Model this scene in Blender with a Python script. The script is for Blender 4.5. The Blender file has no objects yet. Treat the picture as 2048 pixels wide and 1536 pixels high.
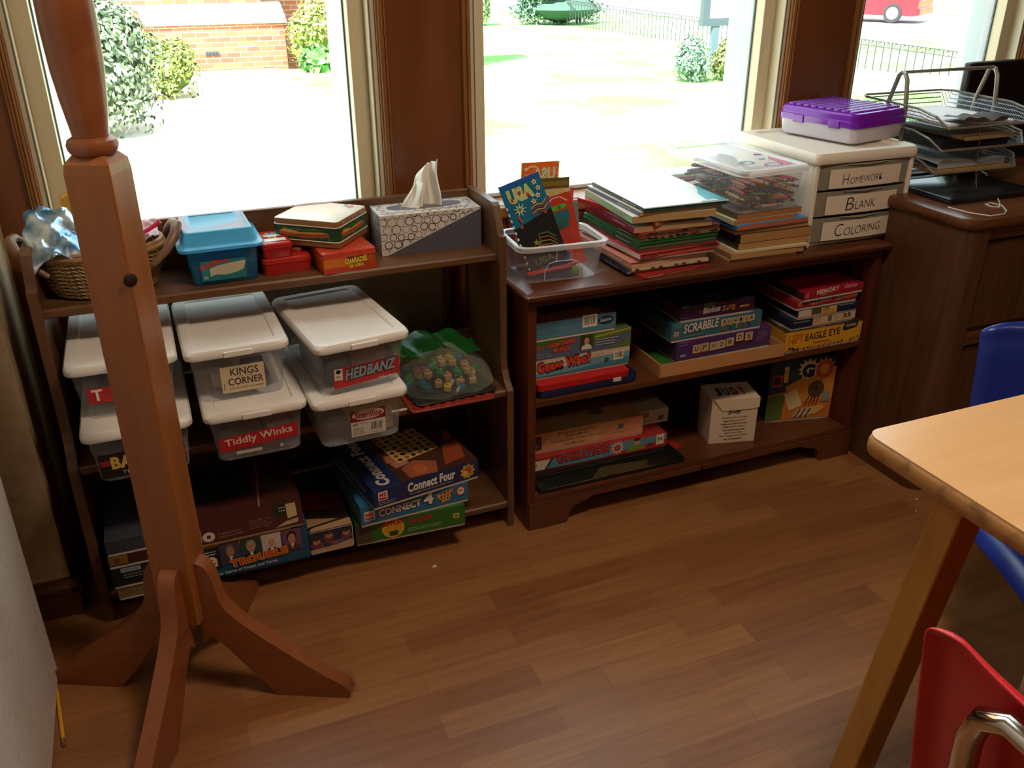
import bpy, math, random
from mathutils import Matrix, Vector

random.seed(7)
PI = math.pi
SC = bpy.context.scene
COL = SC.collection

# ------------------------------------------------------------------ camera, sky, sun, exposure
cam_d = bpy.data.cameras.new('camera')
cam = bpy.data.objects.new('camera', cam_d)
COL.objects.link(cam)
cam_d.sensor_width = 36.0
cam_d.lens = 1785.0 / 2048.0 * 36.0
cam_d.clip_start = 0.02
cam_d.clip_end = 300
_pi, _ya, _ro = math.radians(25.85), math.radians(22.15), math.radians(-0.18)
_f = Vector((math.sin(_ya) * math.cos(_pi), math.cos(_ya) * math.cos(_pi), -math.sin(_pi)))
_r = Vector((math.cos(_ya), -math.sin(_ya), 0))
_u = _r.cross(_f)
_r, _u = math.cos(_ro) * _r + math.sin(_ro) * _u, -math.sin(_ro) * _r + math.cos(_ro) * _u
cam.matrix_world = Matrix(((_r.x, _u.x, -_f.x, 0), (_r.y, _u.y, -_f.y, 0), (_r.z, _u.z, -_f.z, 1.38), (0, 0, 0, 1)))
SC.camera = cam

world = bpy.data.worlds.new('sky')
SC.world = world
world.use_nodes = True
_bg = world.node_tree.nodes['Background']
_bg.inputs['Color'].default_value = (0.80, 0.91, 1.0, 1)
_bg.inputs['Strength'].default_value = 4.2

sun_d = bpy.data.lights.new('sun', 'SUN')
sun_d.energy = 34.0
sun_d.angle = 0.01
sun_d.color = (1.0, 0.95, 0.86)
sun = bpy.data.objects.new('sun', sun_d)
COL.objects.link(sun)
sun.rotation_euler = Vector((0.62, 0.50, -0.95)).to_track_quat('-Z', 'Y').to_euler()

def area(name, loc, sx, sy, power, color, target):
    d = bpy.data.lights.new(name, 'AREA')
    d.shape = 'RECTANGLE'
    d.size, d.size_y = sx, sy
    d.energy = power
    d.color = color
    o = bpy.data.objects.new(name, d)
    COL.objects.link(o)
    o.location = loc
    o.rotation_euler = (Vector(target) - Vector(loc)).to_track_quat('-Z', 'Y').to_euler()
    return o

LAMP_COL = (1.0, 0.80, 0.60)
area('ceiling_and_fill_light', (0.75, 0.72, 2.50), 0.42, 0.32, 24, LAMP_COL, (0.75, 0.72, 0))
area('ceiling_and_fill_light', (2.3, -0.9, 2.50), 0.42, 0.32, 10, LAMP_COL, (2.3, -0.9, 0))  # added fill light with no known fixture, put in to brighten the table

SC.view_settings.view_transform = 'Standard'
SC.view_settings.look = 'None'
SC.view_settings.gamma = 1
SC.view_settings.use_curve_mapping = False
SC.view_settings.exposure = 0.0
SC.cycles.use_denoising = True
SC.cycles.transparent_max_bounces = 24
SC.cycles.max_bounces = 8
SC.cycles.sample_clamp_indirect = 6.0

# ------------------------------------------------------------------ materials
def lin(c):
    if isinstance(c, str):
        c = tuple(int(c[i:i + 2], 16) for i in (0, 2, 4))
    def f(x):
        x = x / 255.0
        return x / 12.92 if x <= 0.04045 else ((x + 0.055) / 1.055) ** 2.4
    return (f(c[0]), f(c[1]), f(c[2]), 1.0)

_mats = {}
def flat(c, rough=0.5, spec=0.5, metal=0.0, trans=0.0):
    key = (c, rough, spec, metal, trans)
    if key in _mats:
        return _mats[key]
    m = bpy.data.materials.new('paint')
    m.use_nodes = True
    b = m.node_tree.nodes['Principled BSDF']
    b.inputs['Base Color'].default_value = lin(c)
    b.inputs['Roughness'].default_value = rough
    b.inputs['Specular IOR Level'].default_value = spec
    b.inputs['Metallic'].default_value = metal
    b.inputs['Transmission Weight'].default_value = trans
    _mats[key] = m
    return m

def nodes(m):
    m.use_nodes = True
    return m.node_tree.nodes, m.node_tree.links, m.node_tree.nodes['Principled BSDF']

def wood(name, c1, c2, axis='x', rough=0.35, scale=9.0, stretch=14.0, spec=0.5, bump=0.02):
    m = bpy.data.materials.new(name)
    N, L, b = nodes(m)
    tc = N.new('ShaderNodeTexCoord')
    mp = N.new('ShaderNodeMapping')
    s = [scale * stretch / 3.0] * 3
    s['xyz'.index(axis)] = scale / 3.0
    mp.inputs['Scale'].default_value = s
    L.new(tc.outputs['Object'], mp.inputs['Vector'])
    n1 = N.new('ShaderNodeTexNoise')
    n1.inputs['Scale'].default_value = 1.0
    n1.inputs['Detail'].default_value = 6
    n1.inputs['Roughness'].default_value = 0.6
    n1.inputs['Distortion'].default_value = 0.6
    L.new(mp.outputs['Vector'], n1.inputs['Vector'])
    cr = N.new('ShaderNodeValToRGB')
    cr.color_ramp.elements[0].position = 0.3
    cr.color_ramp.elements[0].color = lin(c1)
    cr.color_ramp.elements[1].position = 0.72
    cr.color_ramp.elements[1].color = lin(c2)
    L.new(n1.outputs['Fac'], cr.inputs['Fac'])
    L.new(cr.outputs['Color'], b.inputs['Base Color'])
    b.inputs['Roughness'].default_value = rough
    b.inputs['Specular IOR Level'].default_value = spec
    bp = N.new('ShaderNodeBump')
    bp.inputs['Strength'].default_value = bump * 5
    bp.inputs['Distance'].default_value = 0.002
    L.new(n1.outputs['Fac'], bp.inputs['Height'])
    L.new(bp.outputs['Normal'], b.inputs['Normal'])
    return m

def speckle(name, c1, c2, scale=60, rough=0.7, bump=0.1, spec=0.3, dist=0.002):
    m = bpy.data.materials.new(name)
    N, L, b = nodes(m)
    tc = N.new('ShaderNodeTexCoord')
    n1 = N.new('ShaderNodeTexNoise')
    n1.inputs['Scale'].default_value = scale
    n1.inputs['Detail'].default_value = 4
    L.new(tc.outputs['Object'], n1.inputs['Vector'])
    cr = N.new('ShaderNodeValToRGB')
    cr.color_ramp.elements[0].position = 0.35
    cr.color_ramp.elements[0].color = lin(c1)
    cr.color_ramp.elements[1].position = 0.68
    cr.color_ramp.elements[1].color = lin(c2)
    L.new(n1.outputs['Fac'], cr.inputs['Fac'])
    L.new(cr.outputs['Color'], b.inputs['Base Color'])
    b.inputs['Roughness'].default_value = rough
    b.inputs['Specular IOR Level'].default_value = spec
    bp = N.new('ShaderNodeBump')
    bp.inputs['Strength'].default_value = bump
    bp.inputs['Distance'].default_value = dist
    L.new(n1.outputs['Fac'], bp.inputs['Height'])
    L.new(bp.outputs['Normal'], b.inputs['Normal'])
    return m

def clear(name, c, solid=0.2, rough=0.15, tint='ffffff', fres=0.35):
    """thin plastic or glass: part see-through, part glossy surface"""
    m = bpy.data.materials.new(name)
    N, L, b = nodes(m)
    b.inputs['Base Color'].default_value = lin(c)
    b.inputs['Roughness'].default_value = rough
    out = N['Material Output']
    tr = N.new('ShaderNodeBsdfTransparent')
    tr.inputs['Color'].default_value = lin(tint)
    mx = N.new('ShaderNodeMixShader')
    lw = N.new('ShaderNodeLayerWeight')
    lw.inputs['Blend'].default_value = 0.35
    ma = N.new('ShaderNodeMath')
    ma.operation = 'MULTIPLY_ADD'
    ma.inputs[1].default_value = fres
    ma.inputs[2].default_value = solid
    ma.use_clamp = True
    L.new(lw.outputs['Facing'], ma.inputs[0])
    L.new(ma.outputs[0], mx.inputs['Fac'])
    L.new(tr.outputs['BSDF'], mx.inputs[1])
    L.new(b.outputs['BSDF'], mx.inputs[2])
    L.new(mx.outputs['Shader'], out.inputs['Surface'])
    return m

M = {}
M['case_wood'] = wood('walnut_stain', '543620', '74502f', 'x', 0.34)
M['case_wood_v'] = wood('walnut_stain_upright', '543620', '74502f', 'z', 0.36)
M['red_wood'] = wood('mahogany_stain', '4c2716', '6c3d23', 'x', 0.30)
M['red_wood_v'] = wood('mahogany_stain_upright', '4a2212', '643018', 'z', 0.34)
M['rack_wood'] = wood('cherry_stain', '8a5028', 'a8682f', 'z', 0.32, scale=5, stretch=10)
M['rack_leg'] = wood('cherry_stain_leg', '7c4424', '9a5a32', 'x', 0.34, scale=5, stretch=8)
M['desk_wood'] = wood('dark_oak', '452a18', '62402a', 'z', 0.38, scale=12, stretch=16)
M['desk_top'] = wood('dark_oak_top', '54301c', '6e4429', 'x', 0.26, scale=12, stretch=16)
M['panel_wood'] = wood('panel_veneer', '66391d', '7a4826', 'z', 0.28, scale=4, stretch=8)
M['trim_wood'] = wood('trim_oak', '83552b', 'a06f3c', 'z', 0.33, scale=8, stretch=16)
M['base_wood'] = wood('base_oak', '4c2a15', '65401f', 'x', 0.42, scale=10, stretch=16)
M['oak_edge'] = wood('oak_edge', 'a5763f', 'c3935a', 'y', 0.42, scale=9, stretch=9)
M['oak_leg'] = wood('oak_leg', 'a8742f', 'c08c45', 'z', 0.4, scale=7, stretch=10)
M['laminate'] = wood('table_laminate', 'd8aa77', 'e2b886', 'x', 0.22, scale=4, stretch=12, bump=0.0)
M['plaster'] = speckle('cream_plaster', 'b7a080', 'c5ae8c', 40, 0.8, 0.12)
M['door_white'] = speckle('white_door', 'cfc8c0', 'ddd6cf', 90, 0.5, 0.10)
M['ceiling'] = wood('ceiling_boards', '6a4a30', '7e5a3a', 'x', .6)
M['jamb'] = flat('cdbf9f', 0.45)
M['vinyl'] = flat('d5dde0', 0.35)
M['gasket'] = flat('59656a', 0.6)
M['khaki'] = speckle('khaki_panel', '8f8468', '9a8f73', 20, 0.6, 0.03)
M['white_plastic'] = flat('ece6de', 0.35)
M['off_white'] = flat('e9e0cf', 0.4)
M['chrome'] = flat('d8d4cc', 0.12, 0.5, 1.0)
M['black'] = flat('15161a', 0.35)
M['black_gloss'] = flat('0e0f12', 0.12)
M['paper'] = flat('efe9df', 0.7)
M['bin_clear'] = clear('clear_plastic_bin', 'd6d8de', 0.13, 0.16)
M['bin_rim'] = clear('clear_plastic_rim', 'eef2f6', 0.45, 0.15)
M['blue_clear'] = clear('blue_plastic', '58bfe8', 0.55, 0.22, '9adcf8')
M['blue_clear_dark'] = clear('blue_plastic_body', '2f8cbc', 0.45, 0.2, '6cc0e6')
M['glass'] = clear('window_glass', 'ffffff', 0.0, 0.02, 'f4faf8', 0.10)
M['red_shell'] = speckle('red_chair_shell', 'c4242a', 'cc2a30', 300, 0.32, 0.05, 0.5, 0.0005)
M['blue_shell'] = speckle('blue_chair_shell', '1e2f86', '22368f', 300, 0.30, 0.05, 0.5, 0.0005)

def floor_mat():
    m = bpy.data.materials.new('laminate_floor')
    N, L, b = nodes(m)
    tc = N.new('ShaderNodeTexCoord')
    br = N.new('ShaderNodeTexBrick')
    br.offset = 0.37
    br.offset_frequency = 2
    br.inputs['Scale'].default_value = 1.0
    br.inputs['Brick Width'].default_value = 0.36
    br.inputs['Row Height'].default_value = 0.064
    br.inputs['Mortar Size'].default_value = 0.0006
    br.inputs['Mortar Smooth'].default_value = 0.3
    br.inputs['Bias'].default_value = 0.0
    br.inputs['Color1'].default_value = lin('8b5a35')
    br.inputs['Color2'].default_value = lin('a27144')
    br.inputs['Mortar'].default_value = lin('80542f')
    L.new(tc.outputs['Object'], br.inputs['Vector'])
    mp = N.new('ShaderNodeMapping')
    mp.inputs['Scale'].default_value = (4.0, 60.0, 1.0)
    L.new(tc.outputs['Object'], mp.inputs['Vector'])
    n1 = N.new('ShaderNodeTexNoise')
    n1.inputs['Scale'].default_value = 1.0
    n1.inputs['Detail'].default_value = 6
    n1.inputs['Roughness'].default_value = 0.65
    L.new(mp.outputs['Vector'], n1.inputs['Vector'])
    cr = N.new('ShaderNodeValToRGB')
    cr.color_ramp.elements[0].position = 0.3
    cr.color_ramp.elements[0].color = (0.72, 0.68, 0.64, 1)
    cr.color_ramp.elements[1].position = 0.7
    cr.color_ramp.elements[1].color = (1.06, 1.05, 1.04, 1)
    L.new(n1.outputs['Fac'], cr.inputs['Fac'])
    mx = N.new('ShaderNodeMix')
    mx.data_type = 'RGBA'
    mx.blend_type = 'MULTIPLY'
    mx.inputs['Factor'].default_value = 1.0
    L.new(br.outputs['Color'], mx.inputs['A'])
    L.new(cr.outputs['Color'], mx.inputs['B'])
    L.new(mx.outputs['Result'], b.inputs['Base Color'])
    b.inputs['Roughness'].default_value = 0.36
    b.inputs['Specular IOR Level'].default_value = 0.45
    return m
M['floor'] = floor_mat()

def brick_mat():
    m = bpy.data.materials.new('red_brick')
    N, L, b = nodes(m)
    tc = N.new('ShaderNodeTexCoord')
    mp = N.new('ShaderNodeMapping')
    mp.inputs['Rotation'].default_value = (PI / 2, 0, 0)
    L.new(tc.outputs['Object'], mp.inputs['Vector'])
    br = N.new('ShaderNodeTexBrick')
    br.offset = 0.5
    br.inputs['Scale'].default_value = 1.0
    br.inputs['Brick Width'].default_value = 0.215
    br.inputs['Row Height'].default_value = 0.078
    br.inputs['Mortar Size'].default_value = 0.006
    br.inputs['Color1'].default_value = lin('8e4a38')
    br.inputs['Color2'].default_value = lin('a8644a')
    br.inputs['Mortar'].default_value = lin('b3967a')
    L.new(mp.outputs['Vector'], br.inputs['Vector'])
    L.new(br.outputs['Color'], b.inputs['Base Color'])
    b.inputs['Roughness'].default_value = 0.85
    return m
M['brick'] = brick_mat()

def mesh_mat(name, c, cell=0.0055, fill=0.42):
    """expanded metal screen: square holes cut out of a painted sheet"""
    m = bpy.data.materials.new(name)
    N, L, b = nodes(m)
    b.inputs['Base Color'].default_value = lin(c)
    b.inputs['Metallic'].default_value = 0.6
    b.inputs['Roughness'].default_value = 0.4
    tc = N.new('ShaderNodeTexCoord')
    sp = N.new('ShaderNodeSeparateXYZ')
    L.new(tc.outputs['Object'], sp.inputs['Vector'])
    outs = []
    for ax in ('X', 'Y', 'Z'):
        d = N.new('ShaderNodeMath'); d.operation = 'DIVIDE'; d.inputs[1].default_value = cell
        L.new(sp.outputs[ax], d.inputs[0])
        fr = N.new('ShaderNodeMath'); fr.operation = 'FRACT'
        L.new(d.outputs[0], fr.inputs[0])
        lt = N.new('ShaderNodeMath'); lt.operation = 'LESS_THAN'; lt.inputs[1].default_value = fill * 0.6
        L.new(fr.outputs[0], lt.inputs[0])
        outs.append(lt)
    mxa = N.new('ShaderNodeMath'); mxa.operation = 'MAXIMUM'
    L.new(outs[0].outputs[0], mxa.inputs[0]); L.new(outs[1].outputs[0], mxa.inputs[1])
    tr = N.new('ShaderNodeBsdfTransparent')
    mx = N.new('ShaderNodeMixShader')
    L.new(mxa.outputs[0], mx.inputs['Fac'])
    L.new(tr.outputs['BSDF'], mx.inputs[1])
    L.new(b.outputs['BSDF'], mx.inputs[2])
    L.new(mx.outputs['Shader'], N['Material Output'].inputs['Surface'])
    return m
M['screen'] = mesh_mat('wire_screen', '8c9096')

# ------------------------------------------------------------------ mesh builder
class MB:
    def __init__(s, at=None):
        s.v, s.f, s.m, s.s = [], [], [], []
        s.at = Vector(at) if at else None     # room point that becomes the mesh's own origin

    def add(s, vs, fs, m=0, smooth=False, T=None):
        o = len(s.v)
        if s.at: vs = [Vector(p) - s.at for p in vs]
        s.v += [tuple(T @ Vector(p)) if T else tuple(p) for p in vs]
        for f in fs:
            s.f.append(tuple(i + o for i in f)); s.m.append(m); s.s.append(smooth)
        return s

    def box(s, x0, y0, z0, x1, y1, z1, m=0, T=None):
        v = [(x0, y0, z0), (x1, y0, z0), (x1, y1, z0), (x0, y1, z0), (x0, y0, z1), (x1, y0, z1), (x1, y1, z1), (x0, y1, z1)]
        f = [(0, 3, 2, 1), (4, 5, 6, 7), (0, 1, 5, 4), (1, 2, 6, 5), (2, 3, 7, 6), (3, 0, 4, 7)]
        return s.add(v, f, m, False, T)

    def prism(s, pts, a, b, axis='y', m=0, T=None, smooth=False):
        """polygon swept from a to b; pts are (u,v) = the two other axes in xyz order"""
        n = len(pts)
        def P(p, d):
            if axis == 'y': return (p[0], d, p[1])
            if axis == 'x': return (d, p[0], p[1])
            return (p[0], p[1], d)
        v = [P(p, a) for p in pts] + [P(p, b) for p in pts]
        f = [tuple(range(n)), tuple(range(2 * n - 1, n - 1, -1))]
        s.add(v, f, m, False, T)
        return s.add(v, [(i, i + n, (i + 1) % n + n, (i + 1) % n) for i in range(n)], m, smooth, T)

    def loft(s, loops, m=0, cap0=True, cap1=True, smooth=True, T=None):
        n = len(loops[0])
        v = [p for l in loops for p in l]
        f = []
        for k in range(len(loops) - 1):
            for i in range(n):
                j = (i + 1) % n
                f.append((k * n + i, k * n + j, (k + 1) * n + j, (k + 1) * n + i))
        s.add(v, f, m, smooth, T)
        caps = []
        if cap0: caps.append(tuple(range(n - 1, -1, -1)))
        if cap1: caps.append(tuple((len(loops) - 1) * n + i for i in range(n)))
        if caps:
            o = len(s.v) - len(v)
            for c in caps:
                s.f.append(tuple(i + o for i in c)); s.m.append(m); s.s.append(False)
        return s

    def lathe(s, prof, n=24, c=(0, 0), m=0, T=None, cap0=True, cap1=True):
        loops = [[(c[0] + r * math.cos(2 * PI * i / n), c[1] + r * math.sin(2 * PI * i / n), z) for i in range(n)] for r, z in prof]
        return s.loft(loops, m, cap0, cap1, True, T)

    def tube(s, pts, r, n=8, m=0, closed=False, T=None):
        pts = [Vector(p) for p in pts]
        k = len(pts)
        loops = []
        up = None
        for i, p in enumerate(pts):
            a = pts[(i - 1) % k] if (closed or i > 0) else p
            b = pts[(i + 1) % k] if (closed or i < k - 1) else p
            t = (b - a).normalized() if (b - a).length > 1e-9 else Vector((0, 0, 1))
            if up is None:
                up = Vector((0, 0, 1)) if abs(t.z) < 0.9 else Vector((1, 0, 0))
            x = up.cross(t)
            if x.length < 1e-6: x = Vector((1, 0, 0)).cross(t)
            x.normalize()
            y = t.cross(x)
            up = y
            rr = r[i] if isinstance(r, (list, tuple)) else r
            loops.append([tuple(p + rr * (math.cos(2 * PI * q / n) * x + math.sin(2 * PI * q / n) * y)) for q in range(n)])
        if closed: loops.append(loops[0])
        return s.loft(loops, m, not closed, not closed, True, T)

    def grid(s, fn, nu, nv, m=0, smooth=True, T=None):
        v = [fn(i / nu, j / nv) for j in range(nv + 1) for i in range(nu + 1)]
        f = [(j * (nu + 1) + i, j * (nu + 1) + i + 1, (j + 1) * (nu + 1) + i + 1, (j + 1) * (nu + 1) + i) for j in range(nv) for i in range(nu)]
        return s.add(v, f, m, smooth, T)

    def mesh(s, name, mats, angle=38):
        me = bpy.data.meshes.new(name)
        me.from_pydata(s.v, [], s.f)
        for x in (mats if isinstance(mats, (list, tuple)) else [mats]):
            me.materials.append(x)
        me.polygons.foreach_set('material_index', s.m)
        me.polygons.foreach_set('use_smooth', s.s)
        me.update()
        if any(s.s):
            me.set_sharp_from_angle(angle=math.radians(angle))
        return me

    def build(s, name, mats, parent=None, bevel=0, seg=2, loc=None, rot=None, angle=38):
        o = bpy.data.objects.new(name, s.mesh(name, mats, angle))
        COL.objects.link(o)
        if parent: o.parent = parent
        if loc: o.location = loc
        if rot: o.rotation_euler = rot
        if bevel:
            b = o.modifiers.new('edge', 'BEVEL')
            b.width = bevel; b.segments = seg; b.limit_method = 'ANGLE'; b.angle_limit = math.radians(40)
        return o

def rr(x0, y0, x1, y1, r, z, n=5):
    """rounded rectangle loop at height z"""
    r = max(1e-5, min(r, (x1 - x0) / 2 - 1e-5, (y1 - y0) / 2 - 1e-5))
    out = []
    for cx, cy, a0 in ((x1 - r, y0 + r, -PI / 2), (x1 - r, y1 - r, 0), (x0 + r, y1 - r, PI / 2), (x0 + r, y0 + r, PI)):
        for k in range(n):
            a = a0 + PI / 2 * k / (n - 1)
            out.append((cx + r * math.cos(a), cy + r * math.sin(a), z))
    return out

def thing(name, label, cat, loc=(0, 0, 0), yaw=0, group=None):
    o = bpy.data.objects.new(name, None)
    o.empty_display_size = 0.05
    COL.objects.link(o)
    o.location = loc
    o.rotation_euler = (0, 0, math.radians(yaw))
    return tag(o, label, cat, group)

def tag(o, label, cat, group=None):
    o['label'] = label
    o['category'] = cat
    if group: o['group'] = group
    return o

def struct(o):
    o['kind'] = 'structure'
    return o

# ------------------------------------------------------------------ lettering and printed faces
_txt = {}
def text_geo(s, bold=0.0, shear=0.0):
    key = (s, bold, shear)
    if key not in _txt:
        cu = bpy.data.curves.new('lettering', 'FONT')
        cu.body = s
        cu.size = 1.0
        cu.offset = bold
        cu.shear = shear
        cu.resolution_u = 3
        cu.space_character = 1.0 + bold * 1.5
        ob = bpy.data.objects.new('lettering', cu)
        me = ob.to_mesh()
        vs = [tuple(v.co) for v in me.vertices]
        fs = [tuple(p.vertices) for p in me.polygons]
        ob.to_mesh_clear()
        bpy.data.objects.remove(ob)
        bpy.data.curves.remove(cu)
        _txt[key] = (vs, fs)
    return _txt[key]

class Pr:
    """flat printing on one face, in metres (u right, v up), drawn in order"""
    def __init__(s, w, h):
        s.w, s.h, s.items, s.k = w, h, [], 0

    def _add(s, vs, fs, c, step=True):
        if step: s.k += 1
        s.items.append(([(p[0], p[1], s.k) for p in vs], fs, c))

    def rect(s, u0, v0, u1, v1, c, step=True):
        s._add([(u0, v0), (u1, v0), (u1, v1), (u0, v1)], [(0, 1, 2, 3)], c, step)

    def poly(s, pts, c, step=True):
        s._add(pts, [tuple(range(len(pts)))], c, step)

    def ell(s, u, v, a, b, c, n=20, rot=0, step=True):
        ca, sa = math.cos(rot), math.sin(rot)
        s.poly([(u + a * math.cos(t) * ca - b * math.sin(t) * sa, v + a * math.cos(t) * sa + b * math.sin(t) * ca) for t in [2 * PI * i / n for i in range(n)]], c, step)

    def ring(s, u, v, a, b, t, c, n=24, step=True):
        vs = []
        for i in range(n):
            x, y = math.cos(2 * PI * i / n), math.sin(2 * PI * i / n)
            vs += [(u + a * x, v + b * y), (u + (a - t) * x, v + (b - t) * y)]
        s._add(vs, [(2 * i, (2 * i + 2) % (2 * n), (2 * i + 3) % (2 * n), 2 * i + 1) for i in range(n)], c, step)

    def star(s, u, v, r0, r1, n, c, rot=0):
        s.poly([(u + (r0 if i % 2 == 0 else r1) * math.cos(rot + PI * i / n), v + (r0 if i % 2 == 0 else r1) * math.sin(rot + PI * i / n)) for i in range(2 * n)], c)

    def stroke(s, pts, t, c, step=True):
        for i in range(len(pts) - 1):
            (a, b), (e, d) = pts[i], pts[i + 1]
            L = math.hypot(e - a, d - b) or 1e-9
            nx, ny = -(d - b) / L * t / 2, (e - a) / L * t / 2
            s._add([(a - nx, b - ny), (e - nx, d - ny), (e + nx, d + ny), (a + nx, b + ny)], [(0, 1, 2, 3)], c, step and i == 0)

    def text(s, t, u, v, w, h, c, bold=0.0, shear=0.0, rot=0.0, out=None, ow=0.03, flip=False):
        """lettering fitted to the box u..u+w, v..v+h (turned by rot degrees about its lower left corner)"""
        passes = ([(out, bold + ow)] if out else []) + [(c, bold)]
        ref = None
        for col, bd in passes:
            vs, fs = text_geo(t, bd, shear)
            if not vs: return
            if ref is None or True:
                b0, f0 = text_geo(t, bold, shear)
                x0, x1 = min(p[0] for p in b0), max(p[0] for p in b0)
                y0, y1 = min(p[1] for p in b0), max(p[1] for p in b0)
            sx, sy = w / max(1e-6, x1 - x0), h / max(1e-6, y1 - y0)
            if bd != bold:      # keep the wider outline centred on the letters
                a0, a1 = min(p[0] for p in vs), max(p[0] for p in vs)
                kx = (x1 - x0 + 2 * ow) / max(1e-6, a1 - a0)
                vs = [((p[0] - a0) * kx + x0 - ow, p[1], 0) for p in vs]
            ca, sa = math.cos(math.radians(rot)), math.sin(math.radians(rot))
            pts = []
            for p in vs:
                x, y = (p[0] - x0) * sx, (p[1] - y0) * sy
                if flip: x = w - x
                pts.append((u + x * ca - y * sa, v + x * sa + y * ca))
            s._add(pts, [f[::-1] for f in fs] if flip else fs, col)

    def barcode(s, u, v, w, h, bg='e8ddc8'):
        s.rect(u, v, u + w, v + h, bg)
        R = random.Random(int(u * 1e4) + 3)
        x = u + w * 0.12
        s.k += 1
        while x < u + w * 0.86:
            b = w * R.choice((0.02, 0.035, 0.05))
            s.rect(x, v + h * 0.2, x + b, v + h * 0.9, '2a2420', False)
            x += b + w * R.choice((0.025, 0.045))

    def lines(s, u, v, w, n, pitch, t, c):
        """rows of print too small to read"""
        R = random.Random(n * 31 + int(u * 1e4))
        s.k += 1
        for i in range(n):
            x = u
            end = u + w * R.uniform(0.75, 1.0)
            while x < end:
                L = min(R.uniform(0.004, 0.012), end - x)
                s.rect(x, v - i * pitch, x + L, v - i * pitch + t, c, False)
                x += L + 0.002

    def face(s, u0, v0, u1, v1, bg, skin, hair, suit, shirt='e6e0d6'):
        w, h = u1 - u0, v1 - v0
        s.rect(u0, v0, u1, v1, bg)
        s.poly([(u0 + .08 * w, v0), (u0 + .92 * w, v0), (u0 + .86 * w, v0 + .22 * h), (u0 + .62 * w, v0 + .34 * h), (u0 + .38 * w, v0 + .34 * h), (u0 + .14 * w, v0 + .22 * h)], suit)
        s.poly([(u0 + .4 * w, v0 + .33 * h), (u0 + .6 * w, v0 + .33 * h), (u0 + .5 * w, v0 + .06 * h)], shirt)
        s.ell(u0 + .5 * w, v0 + .64 * h, .25 * w, .27 * h, hair)
        s.ell(u0 + .5 * w, v0 + .56 * h, .19 * w, .24 * h, skin)
        s.ell(u0 + .43 * w, v0 + .60 * h, .03 * w, .02 * h, '3a2418', 8)
        s.ell(u0 + .57 * w, v0 + .60 * h, .03 * w, .02 * h, '3a2418', 8, 0, False)
        s.ell(u0 + .5 * w, v0 + .44 * h, .07 * w, .015 * h, '8c3a30', 10, 0, False)

    def build(s, name, parent, origin, U, V, rough=0.45, eps=0.0004, step=0.00012, warp=None):
        U, V = Vector(U).normalized(), Vector(V).normalized()
        Nn = U.cross(V)
        O = Vector(origin)
        cols, mb = [], MB()
        for vs, fs, c in s.items:
            if c not in cols: cols.append(c)
            if warp:
                pts = [warp(p[0], p[1], eps + p[2] * step) for p in vs]
            else:
                pts = [O + U * p[0] + V * p[1] + Nn * (eps + p[2] * step) for p in vs]
            mb.add(pts, fs, cols.index(c))
        return mb.build(name, [flat(c, rough) for c in cols], parent)

# ------------------------------------------------------------------ the room
fl = MB(); fl.box(-1.6, -3.2, -0.1, 4.2, 2.32, 0.0)
struct(fl.build('floor', M['floor']))
ce = MB(); ce.box(-1.6, -3.2, 2.6, 4.2, 2.32, 2.7)
struct(ce.build('ceiling', M['ceiling']))
WY = 2.2      # inner face of the window wall
WB = 2.34
OPEN = [(-0.225, 0.552), (0.785, 1.735), (1.985, 2.66)]
SILL, HEAD = 0.735, 2.25
w = MB()
w.box(-1.6, WY, 0, 4.2, WB, SILL)
w.box(-1.6, WY, HEAD, 4.2, WB, 2.6)
xs = [-1.6] + [x for o in OPEN for x in o] + [4.2]
for i in range(0, len(xs), 2):
    w.box(xs[i], WY, SILL, xs[i + 1], WB, HEAD)
struct(w.build('wall_back', M['panel_wood']))
w = MB(); w.box(-1.6, -3.2, 0, -1.5, 1.907, 2.6); struct(w.build('wall_left', M['plaster']))
w = MB(); w.box(4.1, -3.2, 0, 4.2, 2.2, 2.6); struct(w.build('wall_right', M['panel_wood']))
w = MB(); w.box(-1.6, -3.3, 0, 4.2, -3.2, 2.6); struct(w.build('wall_front', M['panel_wood']))
w = MB(); w.box(-1.5, 1.907, 0, -0.317, 2.2, 2.6); struct(w.build('wall_corner', M['plaster']))
b = MB()
b.prism([(1.892, 0), (1.892, 0.062), (1.888, 0.066), (1.888, 0.078), (1.896, 0.088), (1.898, 0.097), (1.907, 0.097), (1.907, 0)], -1.5, -0.302, 'x')
b.prism([(-0.302, 0), (-0.302, 0.062), (-0.298, 0.066), (-0.298, 0.078), (-0.306, 0.088), (-0.308, 0.097), (-0.317, 0.097), (-0.317, 0)], 1.888, 2.2, 'y')
struct(b.build('baseboard_left', M['base_wood']))
b = MB(); b.box(-0.298, 2.185, 0, 4.1, 2.2, 0.1); struct(b.build('baseboard_back', M['base_wood'], bevel=0.003))
# recessed khaki panels below the windows
for i, (x0, x1) in enumerate(((-0.2, 0.69), (0.9, 1.7))):
    p = MB()
    p.box(x0, 2.188, 0.14, x1, 2.2, 0.71)
    fr = MB()
    for q in ((x0 - .02, .12, x1 + .02, .14), (x0 - .02, .71, x1 + .02, .73), (x0 - .02, .14, x0, .71), (x1, .14, x1 + .02, .71)):
        fr.box(q[0], 2.182, q[1], q[2], 2.2, q[3])
    o = struct(p.build('trim_%d' % (i + 1), M['khaki']))
    fr.build('panel_frame', M['panel_wood'], o, bevel=0.002)
# side door standing open at the left, white
d = MB(); d.box(-0.392, 0.80, 0.008, -0.350, 1.694, 2.05)
struct(d.build('door_1', M['door_white'], bevel=0.003))

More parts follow.
